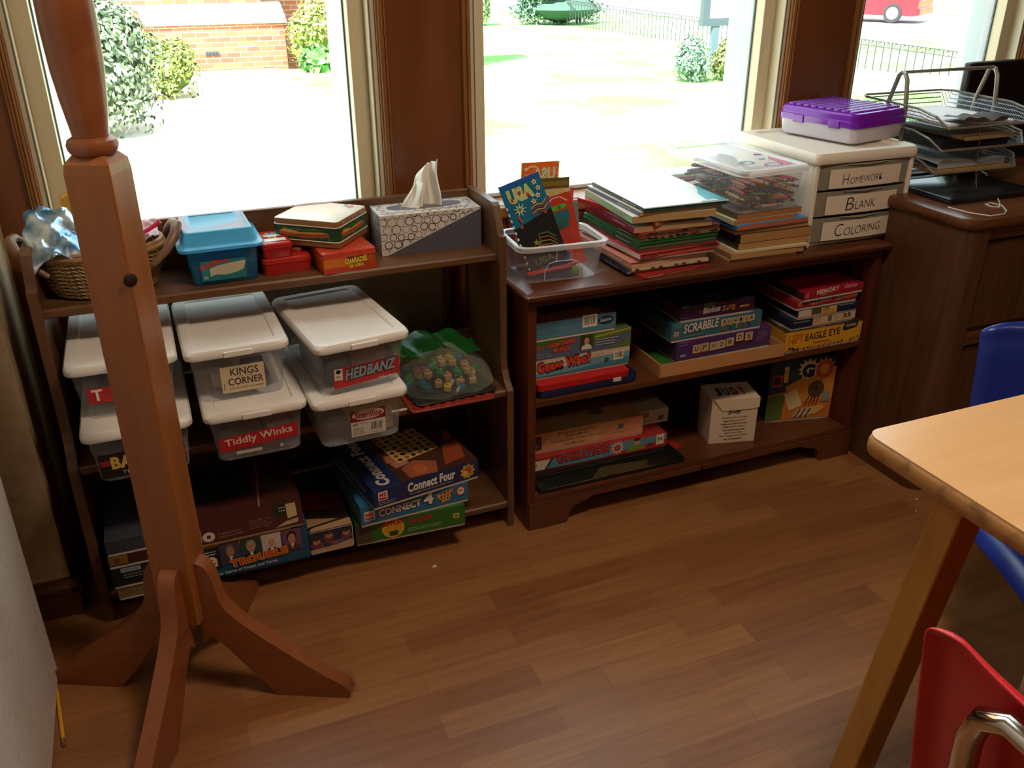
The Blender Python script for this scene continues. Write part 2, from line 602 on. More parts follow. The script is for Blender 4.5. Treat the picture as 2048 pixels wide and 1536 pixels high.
def window(i, x0, x1):
    root = thing('window_%d' % i, 'x', 'window', (x0, WY, SILL))
    for k in ('label', 'category'): del root[k]
    struct(root)
    W, H = x1 - x0, HEAD - SILL
    f = MB()       # cream jamb liner with a stop
    for a, b2 in ((0, .016), (W - .016, W)): f.box(a, 0, 0, b2, .13, H)
    f.box(0, 0, H - .016, W, .13, H)
    for a, b2 in ((.016, .054), (W - .054, W - .016)): f.box(a, .042, 0, b2, .084, H)
    f.build('jamb', M['jamb'], root, bevel=0.0015)
    s = MB()       # vinyl sash
    z0 = .034
    for mir in (0, 1):
        pts = [(.018, .0845), (.052, .0845), (.056, .090), (.078, .150), (.078, .175), (.018, .175)]
        if mir: pts = [(W - a, b2) for a, b2 in pts]
        s.prism(pts, z0, H - .016, 'z')
    s.box(.07, .085, z0, W - .07, .150, z0 + .012)
    s.box(.07, .085, H - .07, W - .07, .125, H - .016)
    sash = s.build('sash', M['vinyl'], root, bevel=0.003)
    g = MB()
    for a, b2 in ((.0545, .058), (W - .058, W - .0545)): g.box(a, .0815, z0, b2, .0865, H - .02)
    for a, b2 in ((.0105, .0135), (W - .0135, W - .0105)): g.box(a, -.0008, .03, b2, .0002, H - .016)
    g.build('gasket', M['gasket'], sash)
    p = MB(); p.box(.068, .103, z0 + .01, W - .068, .107, H - .068)
    p.build('pane', M['glass'], root)
    t = MB()       # wooden stool
    t.box(-.02, -.015, 0, W + .02, .0, .03)
    t.box(0.0, 0, 0, W, .14, .032)
    t.build('sill', M['trim_wood'], root, bevel=0.004)
    c = MB()       # stepped oak casing
    for sgn, xx in ((-1, 0), (1, W)):
        for a, b2, dp in ((0, .005, .010), (.005, .010, .014), (.010, .018, .009), (.018, .022, .015)):
            lo, hi = (xx - b2, xx - a) if sgn < 0 else (xx + a, xx + b2)
            c.box(lo, -dp, .03, hi, 0, H + .02)
    c.build('casing', M['trim_wood'], root, bevel=0.002)
    return root
for i, o in enumerate(OPEN): window(i + 1, *o)

# ------------------------------------------------------------------ tall open bookcase on the left
A0 = (0.25, 2.0, 0.0)
bkA = thing('bookcase', 'walnut brown open bookcase with stepped side panels under the left window', 'bookcase', A0)
prof = [(2.107, 0), (2.107, .853), (1.930, .853), (1.918, .846), (1.908, .822), (1.899, .800), (1.893, .784), (1.880, .782), (1.880, .47), (1.874, .445), (1.858, .42), (1.836, .400), (1.836, 0)]
for x0, x1 in ((-.258, -.238), (.735, .752)):
    m = MB(A0); m.prism(prof, x0, x1, 'x'); m.build('side_panel', M['case_wood_v'], bkA, bevel=0.0015)
for z, yf in ((.735, 1.905), (.400, 1.846), (.075, 1.840)):
    m = MB(A0)
    m.prism([(yf + .004, z - .02), (yf, z - .016), (yf, z - .004), (yf + .004, z), (2.10, z), (2.10, z - .02)], -.238, .735, 'x')
    m.build('shelf', M['case_wood'], bkA)
for z0, z1 in ((.735, .848), (.400, .472), (.075, .14)):
    m = MB(A0); m.box(-.238, 2.090, z0, .735, 2.107, z1); m.build('back_rail', M['case_wood'], bkA, bevel=0.002)

# ------------------------------------------------------------------ low mahogany bookcase
B0 = (1.305, 1.98, 0.0)
bkB = thing('bookcase', 'low reddish mahogany bookcase with bracket feet under the middle window', 'bookcase', B0)
m = MB(B0)
loops = []
for z, e in ((.644, .000), (.646, .006), (.650, .009), (.658, .010), (.663, .007), (.665, .002)):
    loops.append(rr(.771 - e, 1.790 - e, 1.836 + e, 2.17, .006, z))
m.loft(loops); m.build('top', M['red_wood'], bkB)
for x0, x1 in ((.775, .797), (1.812, 1.834)):
    m = MB(B0); m.box(x0, 1.80, 0, x1, 2.16, .645); m.build('side_panel', M['red_wood_v'], bkB, bevel=0.0015)
m = MB(B0); m.box(.797, 2.15, .08, 1.812, 2.16, .645); m.build('back_panel', M['red_wood_v'], bkB)
m = MB(B0); m.box(.797, 1.803, .357, 1.812, 2.15, .375); m.build('shelf', M['red_wood'], bkB, bevel=0.0015)
m = MB(B0); m.box(.797, 1.800, .080, 1.812, 2.15, .095); m.build('shelf', M['red_wood'], bkB, bevel=0.0015)
m = MB(B0); m.box(.797, 1.805, .626, 1.812, 1.820, .645); m.build('top_rail', M['red_wood'], bkB, bevel=0.001)
def bracket(sg, x):
    pts = [(0, 0), (.105, 0), (.112, .006), (.117, .030), (.128, .046), (.150, .053), (.172, .058), (.185, .066), (.53, .066), (.53, .080), (0, .080)]
    return [(x + sg * a, b) for a, b in pts]
m = MB(B0); m.prism(bracket(1, .778), 1.794, 1.812, 'y'); m.prism(bracket(-1, 1.834), 1.794, 1.812, 'y')
m.build('bracket_apron', M['red_wood'], bkB, bevel=0.0012)

# ------------------------------------------------------------------ desk at the right
D0 = (2.6, 1.86, 0.0)
desk = thing('desk', 'dark oak desk with rounded corner against the right window wall', 'desk', D0)
m = MB(D0)
def desk_loop(z, e):
    r = .045 + e
    x0, y0 = 1.846 - e, 1.548 - e
    arc = [(x0 + r - r * math.sin(a), y0 + r - r * math.cos(a), z) for a in [PI / 2 * k / 8 for k in range(9)]]
    return [(3.6, 2.17, z), (1.922, 2.17, z), (1.922, 1.826, z), (x0, 1.826, z)] + arc[::-1] + [(3.6, y0, z)]
loops = [desk_loop(z, e) for z, e in ((.757, .0), (.762, .005), (.775, .007), (.784, .004), (.787, -.002))]
m.loft(loops); m.build('desk_top', M['desk_top'], desk)
m = MB(D0)
pts = [(1.850, 1.822), (1.850, 1.60)] + [(1.90 - .05 * math.cos(a), 1.60 - .05 * math.sin(a)) for a in [PI / 2 * k / 8 for k in range(1, 9)]] + [(1.915, 1.55), (1.915, 1.822)]
m.prism(pts, 0, .757, 'z', smooth=True)
m.build('side_panel', M['desk_wood'], desk, angle=25)
m = MB(D0); m.box(1.915, 1.575, .10, 3.55, 1.60, .757); fp = m.build('front_panel', M['desk_wood'], desk)
for z0, z1 in ((.725, .757), (.435, .47), (.10, .15)):
    m = MB(D0); m.box(1.915, 1.556, z0, 3.55, 1.575, z1); m.build('rail', M['desk_top'], desk, bevel=0.005)
for x0, x1 in ((1.93, 2.72), (2.75, 3.5)):
    for z0, z1 in ((.16, .425), (.48, .715)):
        m = MB(D0); m.box(x0, 1.566, z0, x1, 1.576, z1); m.build('drawer_front', M['desk_wood'], desk, bevel=0.004)

# ------------------------------------------------------------------ coat rack
K0 = (-0.07, 1.548, 0.0)
rack_ang = math.atan2(-.44, .9)
rack = thing('coat_rack', 'cherry stained wooden coat rack with square post and four curved legs', 'coat rack', K0, math.degrees(rack_ang))
h = .0375
m = MB()
m.loft([rr(-h, -h, h, h, .003, z, 3) if e is None else rr(-e, -e, e, e, .004, z, 3) for z, e in ((.195, None), (1.072, None), (1.088, .036), (1.100, .026))], smooth=False)
m.build('post', M['rack_wood'], rack)
m = MB()
m.lathe([(.026, 1.098), (.034, 1.101), (.0375, 1.107), (.0385, 1.114), (.036, 1.121), (.028, 1.126)], 32)
m.build('collar', M['rack_leg'], rack)
m = MB()
m.lathe([(.0265, 1.124), (.0285, 1.14), (.034, 1.18), (.0385, 1.225), (.0405, 1.28), (.0400, 1.34), (.036, 1.44), (.030, 1.54), (.024, 1.62), (.022, 1.66), (.034, 1.67), (.034, 1.69), (.022, 1.70)], 32)
m.build('turned_spindle', M['rack_leg'], rack)
m = MB(); m.box(-.031, -.031, 1.70, .031, .031, 1.84); m.build('finial', M['rack_wood'], rack, bevel=.008)
leg_pts = [(.030, .130), (.046, .148), (.062, .135), (.078, .118), (.104, .082), (.128, .049), (.150, .022), (.166, .0), (.312, .0), (.318, .008), (.314, .022), (.303, .036), (.270, .056), (.216, .097), (.160, .142), (.108, .188), (.083, .218), (.073, .245), (.069, .280), (.064, .303), (.056, .318), (.046, .325), (.036, .327), (.030, .325)]
for k in range(4):
    m = MB(); m.prism(leg_pts, -.0165, .0165, 'y', smooth=True)
    m.build('leg', M['rack_leg'], rack, bevel=0.004, rot=(0, 0, k * PI / 2), angle=30)
m = MB()      # dark plugged knot on the front arris
kz = .905
m.lathe([(.0, -.003), (.009, -.002), (.0115, .0), (.009, .002), (.0, .003)], 18, T=Matrix.Translation((h - .0008, -h + .0008, kz)) @ Matrix.Rotation(-PI / 4, 4, 'Z') @ Matrix.Rotation(PI / 2, 4, 'Y'), cap0=False, cap1=False)
m.build('wood_knot', speckle('knot', '1c100a', '3a2014', 200, .6), rack)

# ------------------------------------------------------------------ table and chairs at the lower right
T0 = (1.55, 0.28, 0.0)
tbl = thing('table', 'light laminate classroom table with worn oak edge and splayed oak legs', 'table', T0)
TX0, TX1, TY0, TY1, TZ = .915, 2.20, -.32, .878, .74
m = MB(T0); m.loft([rr(TX0 + .004, TY0 + .004, TX1 - .004, TY1 - .004, .024, z, 7) for z in (TZ - .006, TZ)]); m.build('tabletop', M['laminate'], tbl)
def edge_mat():
    mm = wood('worn_oak_edge', '9a6c38', 'bd8d52', 'y', .45, 9, 9)
    N, L, b = nodes(mm)
    tc = N.new('ShaderNodeTexCoord'); n2 = N.new('ShaderNodeTexNoise'); n2.inputs['Scale'].default_value = 28; n2.inputs['Detail'].default_value = 5
    L.new(tc.outputs['Object'], n2.inputs['Vector'])
    cr = N.new('ShaderNodeValToRGB'); cr.color_ramp.elements[0].position = .52; cr.color_ramp.elements[1].position = .66
    cr.color_ramp.elements[0].color = (1, 1, 1, 1); cr.color_ramp.elements[1].color = (.42, .36, .28, 1)
    L.new(n2.outputs['Fac'], cr.inputs['Fac'])
    mx = N.new('ShaderNodeMix'); mx.data_type = 'RGBA'; mx.blend_type = 'MULTIPLY'; mx.inputs['Factor'].default_value = .8
    src = b.inputs['Base Color'].links[0].from_socket
    L.new(src, mx.inputs['A']); L.new(cr.outputs['Color'], mx.inputs['B']); L.new(mx.outputs['Result'], b.inputs['Base Color'])
    return mm
m = MB(T0)
m.loft([rr(TX0 + e, TY0 + e, TX1 - e, TY1 - e, .028 - e, z, 7) for z, e in ((TZ - .034, .010), (TZ - .031, .004), (TZ - .026, .001), (TZ - .018, 0), (TZ - .010, .0005), (TZ - .004, .003), (TZ - .002, .006), (TZ - .002, .020))], cap1=False)
m.build('edge_band', edge_mat(), tbl)
for sx, sy in ((0, 1), (0, 0), (1, 1), (1, 0)):
    m = MB(T0)
    cx = TX0 + .052 if sx == 0 else TX1 - .052
    cy = TY1 - .153 if sy else TY0 + .153
    dy = .094 if sy else -.094
    ax, ay = .025, .024
    m.loft([[(cx - ax, cy - ay + dy, 0), (cx + ax, cy - ay + dy, 0), (cx + ax, cy + ay + dy, 0), (cx - ax, cy + ay + dy, 0)],
            [(cx - ax, cy - ay, TZ - .034), (cx + ax, cy - ay, TZ - .034), (cx + ax, cy + ay, TZ - .034), (cx - ax, cy + ay, TZ - .034)]], smooth=False)
    m.build('leg', M['oak_leg'], tbl, bevel=.003)

def shell_chair(name, label, loc, yaw, shell_mat, seat_z, back_h, hw, group=None):
    """moulded school chair; faces local -y"""
    t = thing(name, label, 'chair', loc, yaw, group)
    prof = [(-.246, -.078), (-.240, -.030), (-.19, .004), (-.08, .0), (.02, -.010), (.10, -.012), (.155, .006), (.178, .05), (.188, .11), (.200, .18), (.212, .26), (.222, back_h - .03), (.224, back_h)]
    def pt(i, j):
        s = j * (len(prof) - 1)
        k = min(int(s), len(prof) - 2)
        q = s - k
        y = prof[k][0] * (1 - q) + prof[k + 1][0] * q
        z = prof[k][1] * (1 - q) + prof[k + 1][1] * q
        ed = min(j, 1 - j)
        wd = hw * (1 - .24 * max(0, 1 - ed / .055) ** 2.2)
        if j < .5: wd *= 1.10 - .10 * max(0, j - .38) / .12
        wd *= .93 if .48 < j < .62 else 1
        a = i * 2 - 1
        x = wd * a
        curl = abs(a) ** 3
        rim = max(0, abs(a) - .88) / .12
        if j < .5: z -= .010 * curl + .030 * rim ** 2
        else: y += -.016 * curl + .018 * max(rim, max(0, j - .965) / .035) ** 2
        return (x, y, seat_z + z)
    m = MB(); m.grid(pt, 34, 56)
    o = m.build('shell', shell_mat, t)
    so = o.modifiers.new('thickness', 'SOLIDIFY'); so.thickness = .006; so.offset = 0
    ss = o.modifiers.new('smooth', 'SUBSURF'); ss.levels = 1; ss.render_levels = 1
    fr = MB()
    r = .0125
    for sg in (-1, 1):
        x = sg * (hw - .05)
        fr.tube([(x + sg * .005, -.17, .012), (x, -.15, seat_z - .060), (x, -.12, seat_z - .032), (x, .10, seat_z - .034), (x + sg * .01, .15, seat_z - .05), (x + sg * .025, .24, .012)], r, 10)
    zb = seat_z + back_h - .024
    fr.tube([(-hw + .086, .13, seat_z - .035), (-hw + .086, .20, seat_z - .01), (-hw + .086, .222, seat_z + .06), (-hw + .086, .240, zb - .05), (-hw + .096, .243, zb - .018), (-hw + .122, .244, zb), (0, .250, zb + .002), (hw - .122, .244, zb), (hw - .096, .243, zb - .018), (hw - .086, .240, zb - .05), (hw - .086, .222, seat_z + .06), (hw - .086, .20, seat_z - .01), (hw - .086, .13, seat_z - .035)], r, 10)
    fr.tube([(-hw + .05, -.13, seat_z - .03), (hw - .05, -.13, seat_z - .03)], r * .9, 8)
    fr.tube([(-hw + .05, .10, seat_z - .036), (hw - .05, .10, seat_z - .036)], r * .9, 8)
    fr.build('frame', M['chrome'], t)
    for sg in (-1, 1):
        for y, dx in ((-.17, .005), (.24, .025)):
            f2 = MB(); f2.lathe([(.014, 0), (.015, .004), (.015, .022), (.012, .028)], 12, (sg * (hw - .05 + dx), y)); f2.build('foot_glide', M['white_plastic'], t)
    return t
shell_chair('school_chair', 'red moulded school chair with chrome tube frame at the left side of the table', (.872, .292, 0), 90, M['red_shell'], .43, .355, .200)
shell_chair('school_chair', 'blue moulded school chair tucked under the far side of the table', (1.556, .866, 0), -25, M['blue_shell'], .40, .325, .205)

# ------------------------------------------------------------------ helpers for boxes, bins and books
def gamebox(label, loc, yaw, w, d, h, col, front=None, top=None, left=None, base_col=None, name='board_game_box', cat='board game', group=None, gap=.006, rough=.42):
    """lidded cardboard box; loc is its lower front left corner"""
    t = thing(name, label, cat, loc, yaw, group)
    m = MB(); m.box(0, 0, gap, w, d, h); m.build('box_lid', flat(col, rough), t, bevel=.0012)
    m = MB(); m.box(.0015, .0015, 0, w - .0015, d - .0015, h * .5); m.build('box_base', flat(base_col or 'cfc4b2', .6), t)
    if front:
        p = Pr(w, h - gap); front(p); p.build('front_print', t, (0, 0, gap), (1, 0, 0), (0, 0, 1), rough)
    if top:
        p = Pr(w, d); top(p); p.build('top_print', t, (0, 0, h), (1, 0, 0), (0, 1, 0), rough)
    if left:
        p = Pr(d, h - gap); left(p); p.build('side_print', t, (0, d, gap), (0, -1, 0), (0, 0, 1), rough)
    return t

def logo(p, u, v, s, bg='d8d0c4', fg='c02020', t='MB'):
    p.rect(u, v, u + s, v + s, bg)
    p.text(t, u + .12 * s, v + .42 * s, .76 * s, .42 * s, fg, .02)
    p.rect(u + .1 * s, v + .1 * s, u + .9 * s, v + .32 * s, fg)

def bin_box(label, loc, yaw, group, paint, name='storage_bin', fill=None):
    """clear shoe-box bin with white snap lid; loc is the lower front left corner of the lid's outline"""
    t = thing(name, label, 'storage bin', loc, yaw, group)
    W, D, H = .214, .345, .124
    m = MB()
    loops = [rr(.024, .026, W - .024, D - .026, .018, z) for z in (.0,)] + [rr(.020, .022, W - .020, D - .022, .02, .004), rr(.0145, .016, W - .0145, D - .016, .02, .070), rr(.0135, .015, W - .0135, D - .015, .02, .0705), rr(.010, .011, W - .010, D - .011, .02, .106)]
    m.loft(loops, cap1=False); m.build('bin_body', M['bin_clear'], t)
    m = MB()
    loops = [rr(.008, .009, W - .008, D - .009, .02, .108), rr(.001, .001, W - .001, D - .001, .022, .104), rr(0, 0, W, D, .022, .106), rr(0, 0, W, D, .022, .116), rr(.004, .004, W - .004, D - .004, .022, .1225), rr(.009, .009, W - .009, D - .009, .02, H), rr(.026, .026, W - .026, D - .026, .012, H), rr(.029, .029, W - .029, D - .029, .012, H - .0035)]
    m.loft(loops); m.build('lid', M['white_plastic'], t)
    m = MB(); m.box(W * .36, -.0035, .104, W * .64, .006, .117); m.build('latch', M['white_plastic'], t, bevel=.002)
    if fill:
        for i, (x0, y0, z0, x1, y1, z1, c) in enumerate(fill):
            m = MB(); m.box(x0, y0, z0, x1, y1, z1); m.build('contents', flat(c, .5), t, bevel=.002)
    p = Pr(W - .04, .1); paint(p)
    # the front wall leans out towards the rim
    def warp(u, v, e): return (.02 + u, .022 - .100 * v - e, .004 + v)
    p.build('front_label', t, (0, 0, 0), (1, 0, 0), (0, 0, 1), .4, warp=warp)
    return t

def book(label, loc, yaw, w, d, h, cover, spine=None, pages='e2d3b6', hard=False, spine_side='left', group=None, paint=None, front=None, name='book', top=None, cat='book'):
    t = thing(name, label, cat, loc, yaw, group)
    c = .0022 if hard else .0006
    e = .003 if hard else .0
    m = MB()
    mats = [flat(cover, .35)]
    if top: mats.append(flat(top, .3))
    m.box(0, 0, 0, w, d, c); m.box(0, 0, h - c, w, d, h, 1 if top else 0)
    if spine_side == 'left': m.box(0, 0, c, c, d, h - c)
    else: m.box(0, 0, c, w, c, h - c)
    m.build('cover', mats, t, bevel=.0006 if hard else 0)
    m = MB()
    if spine_side == 'left': m.box(c, e, c, w - e, d - e, h - c)
    else: m.box(e, c, c, w - e, d - e, h - c)
    m.build('pages', flat(pages, .8), t)
    if spine:
        p = Pr(d, h); spine(p); p.build('spine_print', t, (0, d, 0), (0, -1, 0), (0, 0, 1), .4)
    if paint:
        p = Pr(w, d); paint(p); p.build('cover_print', t, (0, 0, h), (1, 0, 0), (0, 1, 0), .3)
    if front:
        p = Pr(w, h); front(p); p.build('edge_print', t, (0, 0, 0), (1, 0, 0), (0, 0, 1), .4)
    return t

def tin(name, label, loc, yaw, w, d, h, r, body_m, lid_m, lid_h, front=None, group=None, top=None, cat='tin'):
    t = thing(name, label, cat, loc, yaw, group)
    m = MB(); m.loft([rr(.001, .001, w - .001, d - .001, r, 0), rr(0, 0, w, d, r, .003), rr(0, 0, w, d, r, h - lid_h)]); m.build('body', body_m, t)
    z = h - lid_h
    m = MB(); m.loft([rr(-.0015, -.0015, w + .0015, d + .0015, r, z - .002), rr(-.0015, -.0015, w + .0015, d + .0015, r, z + .001), rr(-.0005, -.0005, w + .0005, d + .0005, r, z + .0015), rr(-.0005, -.0005, w + .0005, d + .0005, r, h - .004), rr(.003, .003, w - .003, d - .003, r, h - .0005), rr(.006, .006, w - .006, d - .006, r, h)]); m.build('lid', lid_m, t)
    if front:
        p = Pr(w, h); front(p); p.build('front_print', t, (0, -.0006, 0), (1, 0, 0), (0, 0, 1), .3)
    if top:
        p = Pr(w, d); top(p); p.build('top_print', t, (0, 0, h), (1, 0, 0), (0, 1, 0), .3)
    return t

# ------------------------------------------------------------------ top of the left bookcase
ZT = .7352
# tissue box
TW, TD, TH = .247, .122, .096
tb = thing('tissue_box', 'tissue box printed with grey rings, one tissue standing up', 'tissue box', (.480, 1.985, ZT), -1)
m = MB()
m.box(0, 0, 0, TW, TD, TH)
m.build('carton', flat('d9d2c8', .5), tb, bevel=.0008)
def ringprint(p, w, h, clip=None, c='4a4652', seed=1, edge='3f4358'):
    R = random.Random(seed)
    p.k += 1
    y = .008
    row = 0
    while y < h:
        x = .006 + (row % 2) * .011
        while x < w:
            a = R.uniform(.0085, .0112)
            cx, cy = x + R.uniform(-.002, .002), y + R.uniform(-.002, .002)
            t = R.uniform(.0008, .0022)
            vs, fs = [], []
            for q in range(20):
                c0, s0 = math.cos(q * PI / 10), math.sin(q * PI / 10)
                vs += [(cx + a * c0, cy + a * s0), (cx + (a - t) * c0, cy + (a - t) * s0)]
            for q in range(20):
                f = (2 * q, (2 * q + 2) % 40, (2 * q + 3) % 40, 2 * q + 1)
                if all(.0006 < vs[k][0] < w - .0006 and .0006 < vs[k][1] < h - .0006 and (clip is None or clip(*vs[k])) for k in f): fs.append(f)
            if fs: p._add(vs, fs, c, False)
            x += .0215
        y += .0175
        row += 1
p = Pr(TW, TH)
ringprint(p, TW, TH, lambda x, y: y > (TH - .004) * (x - .012) / (TW - .012) + .001, seed=2)
p.poly([(.012, 0), (TW, 0), (TW, TH - .004)], '565662')
p.build('front_print', tb, (0, 0, 0), (1, 0, 0), (0, 0, 1), .45)
p = Pr(TD, TH); ringprint(p, TD, TH, seed=3, c='6a6876'); p.build('side_print', tb, (0, TD, 0), (0, -1, 0), (0, 0, 1), .45)
p = Pr(TW, TD); ringprint(p, TW, TD, lambda x, y: abs(x - TW / 2) > .095 or abs(y - TD / 2) > .026, seed=4, c='6a6876')
p.poly([(TW / 2 + (.092 + .0) * (abs(math.cos(a)) ** .5) * (1 if math.cos(a) > 0 else -1), TD / 2 + .024 * (abs(math.sin(a)) ** .6) * (1 if math.sin(a) > 0 else -1)) for a in [2 * PI * i / 36 for i in range(36)]], '6f6e78')
p.build('top_print', tb, (0, 0, TH), (1, 0, 0), (0, 1, 0), .45)
def tissue(i, j):
    xl = TW * (.27 + .20 * j ** .8 + .05 * max(0, j - .8) / .2)
    xr = TW * (.655 + .01 * math.sin(j * 6))
    x = xl + (xr - xl) * i
    y = TD / 2 + .012 * math.sin(i * 11 + j * 2) * (1 - .3 * j) + .012 * math.sin(i * 5.3 + 1) * j + .006 * math.sin(i * 23 + j * 7)
    top = .112 - .022 * max(0, .6 - i) - .030 * max(0, .18 - i) * 3 + .003 * math.sin(i * 9)
    return (x, y, TH - .006 + j * top)
m = MB(); m.grid(tissue, 44, 22); o = m.build('tissue', flat('f2eee6', .85), tb)
def tissue2(i, j):
    x, y, z = tissue(i * .55, j * .62)
    return (x - .012 + .01 * j, y - .012 - .004 * math.sin(i * 14), z)
m = MB(); m.grid(tissue2, 26, 14); m.build('tissue_fold', flat('f2eee6', .85), tb)

# charades tin
def pf(p):
    p.rect(0, 0, p.w * .55, .033, 'd0702a')
    p.rect(.0, .0, p.w, .013, 'b9412a')
    p.ell(p.w * .50, .030, .009, .006, '2c3c4c', 12); p.ell(p.w * .70, .031, .009, .006, '2c3c4c', 12, 0, False)
    p.text('CHARADES', p.w * .40, .0165, .052, .013, 'e8c838', .05, 0, 3, '2a1c10', .06)
    p.text('for KIDS', p.w * .47, .0075, .034, .008, 'e8c838', .05, 0, 3, '2a1c10', .05)
tin('tin_box', 'orange red charades tin under the white topped lunch tin', (.327, 1.905, ZT), 6, .124, .135, .049, .010, flat('c05526', .3), flat('c4452c', .3), .014, pf)
# sandwich lunch tin, turned corner-on
LT = .176
t = thing('lunch_tin', 'white topped lunch tin with a sandwich band, turned corner forward', 'tin', (.368, 1.918, .7852), 51)
LW, LD, LH = .152, .160, .062
def lband(z): return rr(0, 0, LW, LD, .010, z, 6)
m = MB(); m.loft([rr(.002, .002, LW - .002, LD - .002, .009, 0, 6), lband(.002), lband(.014)]); m.build('base', flat('8a5a34', .35), t)
m = MB(); m.loft([lband(.0145), lband(.0475)]); m.build('body', flat('1f4424', .35), t)
m = MB(); m.loft([lband(.048), lband(.058), rr(.001, .001, LW - .001, LD - .001, .010, .0605, 6)]); m.build('lid', flat('8f6238', .35), t)
m = MB(); m.loft([rr(.001, .001, LW - .001, LD - .001, .010, .0606, 6), rr(.004, .004, LW - .004, LD - .004, .008, LH, 6)]); m.build('lid_top', flat('f0e9da', .3), t)
m = MB()
for z in (.0142, .0476):
    m.tube([(p[0], p[1], p[2]) for p in rr(-.0008, -.0008, LW + .0008, LD + .0008, .011, z, 6)], .0012, 6, closed=True)
m.build('bead_rim', flat('e6dcc4', .3), t)
def sandwich(p):
    w = p.w
    p.poly([(.004, .012), (.02, .008), (w * .45, .005), (w - .012, .010), (w - .012, .016), (w * .4, .012), (.01, .019)], 'b04a30')
    p.poly([(.004, .018), (w * .3, .014), (w * .6, .0145), (w - .010, .018), (w - .03, .021), (w * .4, .018), (.02, .026)], 'd49a42')
    p.poly([(.006, .026), (.02, .0295), (w * .2, .025), (w * .35, .0285), (w * .5, .025), (w * .65, .029), (w * .8, .024), (w * .6, .022), (w * .3, .021)], '3c6a2c')
    for i in range(7): p.ell(.012 + i * (w - .024) / 6, .006 + (i % 3) * .001, .004, .0025, '4f7a30', 8, 0, i == 0)
p = Pr(LW - .02, .033); sandwich(p); p.build('side_print', t, (.01, 0, .0145), (1, 0, 0), (0, 0, 1), .35)
p = Pr(LD - .02, .033); sandwich(p); p.build('side_print', t, (0, LD - .01, .0145), (0, -1, 0), (0, 0, 1), .35)
p = Pr(LW, LD); p.star(LW * .86, LD * .20, .012, .007, 6, 'c8402c'); p.ell(LW * .92, LD * .30, .007, .004, '4a7a3c', 10)
p.build('top_print', t, (0, 0, LH), (1, 0, 0), (0, 1, 0), .3)
m = MB()
for q in (.03, .075, .12): m.lathe([(.0022, 0), (.0018, .0012), (.0, .0016)], 8, (0, 0), T=Matrix.Translation((q, -.0002, .054)) @ Matrix.Rotation(PI / 2, 4, 'X'))
m.build('rivets', flat('cfc6b0', .3, .5, .8), t)
# two little red tins
tin('tin_box', 'larger flat red tin lying beneath a smaller red tin', (.203, 1.947, ZT), 1.5, .106, .125, .037, .012, flat('b3231f', .28), flat('b8271f', .28), .010,
    top=lambda p: p.rect(p.w * .70, .040, p.w * .84, .085, '8a9a9a'))
def rt(p):
    p.star(p.w * .52, .065, .026, .014, 9, 'd8c84a'); p.star(p.w * .5, .07, .018, .008, 7, '4a70b0'); p.ell(p.w * .5, .06, .02, .007, 'efe6d4'); p.rect(.01, .014, p.w - .01, .036, 'f0e8dc')
tin('tin_box', 'smaller red tin with a starburst lid, sitting on the larger red tin', (.206, 1.950, .7725), 2, .066, .105, .034, .010, flat('a81e1c', .28), flat('b4241f', .28), .010, top=rt)
m = MB(); m.lathe([(.004, 0), (.013, .001), (.0135, .004), (.012, .007), (.0, .009)], 20)
t = tag(m.build('compact_case', [flat('a8542c', .3)], None, loc=(.287, 1.995, .7725)), 'small gold and red round case beside the smaller red tin', 'case')

# blue lidded box
t = thing('storage_box', 'translucent blue plastic box with its lid on, torn sticker on the front', 'storage box', (.032, 1.915, ZT), 1)
W, D = .176, .205
m = MB(); m.loft([rr(.026, .022, W - .020, D - .022, .012, 0), rr(.023, .019, W - .018, D - .019, .014, .003), rr(.014, .010, W - .012, D - .010, .014, .086)], cap1=False); m.build('box_body', M['blue_clear_dark'], t)
m = MB(); m.loft([rr(.010, .006, W - .010, D - .006, .016, .082), rr(.0, -.004, W, D + .004, .020, .080), rr(.0, -.004, W, D + .004, .020, .086), rr(.008, .004, W - .008, D - .004, .018, .088), rr(.012, .010, W - .012, D - .010, .016, .092), rr(.018, .022, W - .018, D - .022, .014, .114), rr(.022, .026, W - .022, D - .026, .012, .116), rr(.034, .038, W - .034, D - .038, .008, .116), rr(.036, .040, W - .036, D - .040, .008, .114)]); m.build('lid', M['blue_clear'], t)
m = MB(); m.box(.034, .03, .006, W - .034, D - .035, .052); m.build('contents', flat('24506e', .6), t)
p = Pr(.1, .05)
p.rect(0, .0, .094, .046, '1f7f86')
p.poly([(.018, .010), (.030, .014), (.050, .011), (.074, .015), (.088, .020), (.094, .040), (.060, .037), (.036, .034), (.018, .028)], 'c9bfa4')
p.rect(.03, .040, .062, .046, 'b03a40'); p.text('STUFFED', .001, .024, .040, .012, 'c8362c', .05, 0, 20)
p.lines(.004, .010, .012, 2, .004, .0018, 'd8dcd0')
p.build('sticker', t, (.040, .0145, .010), (1, 0, 0), (0, -.1, 1), .5)

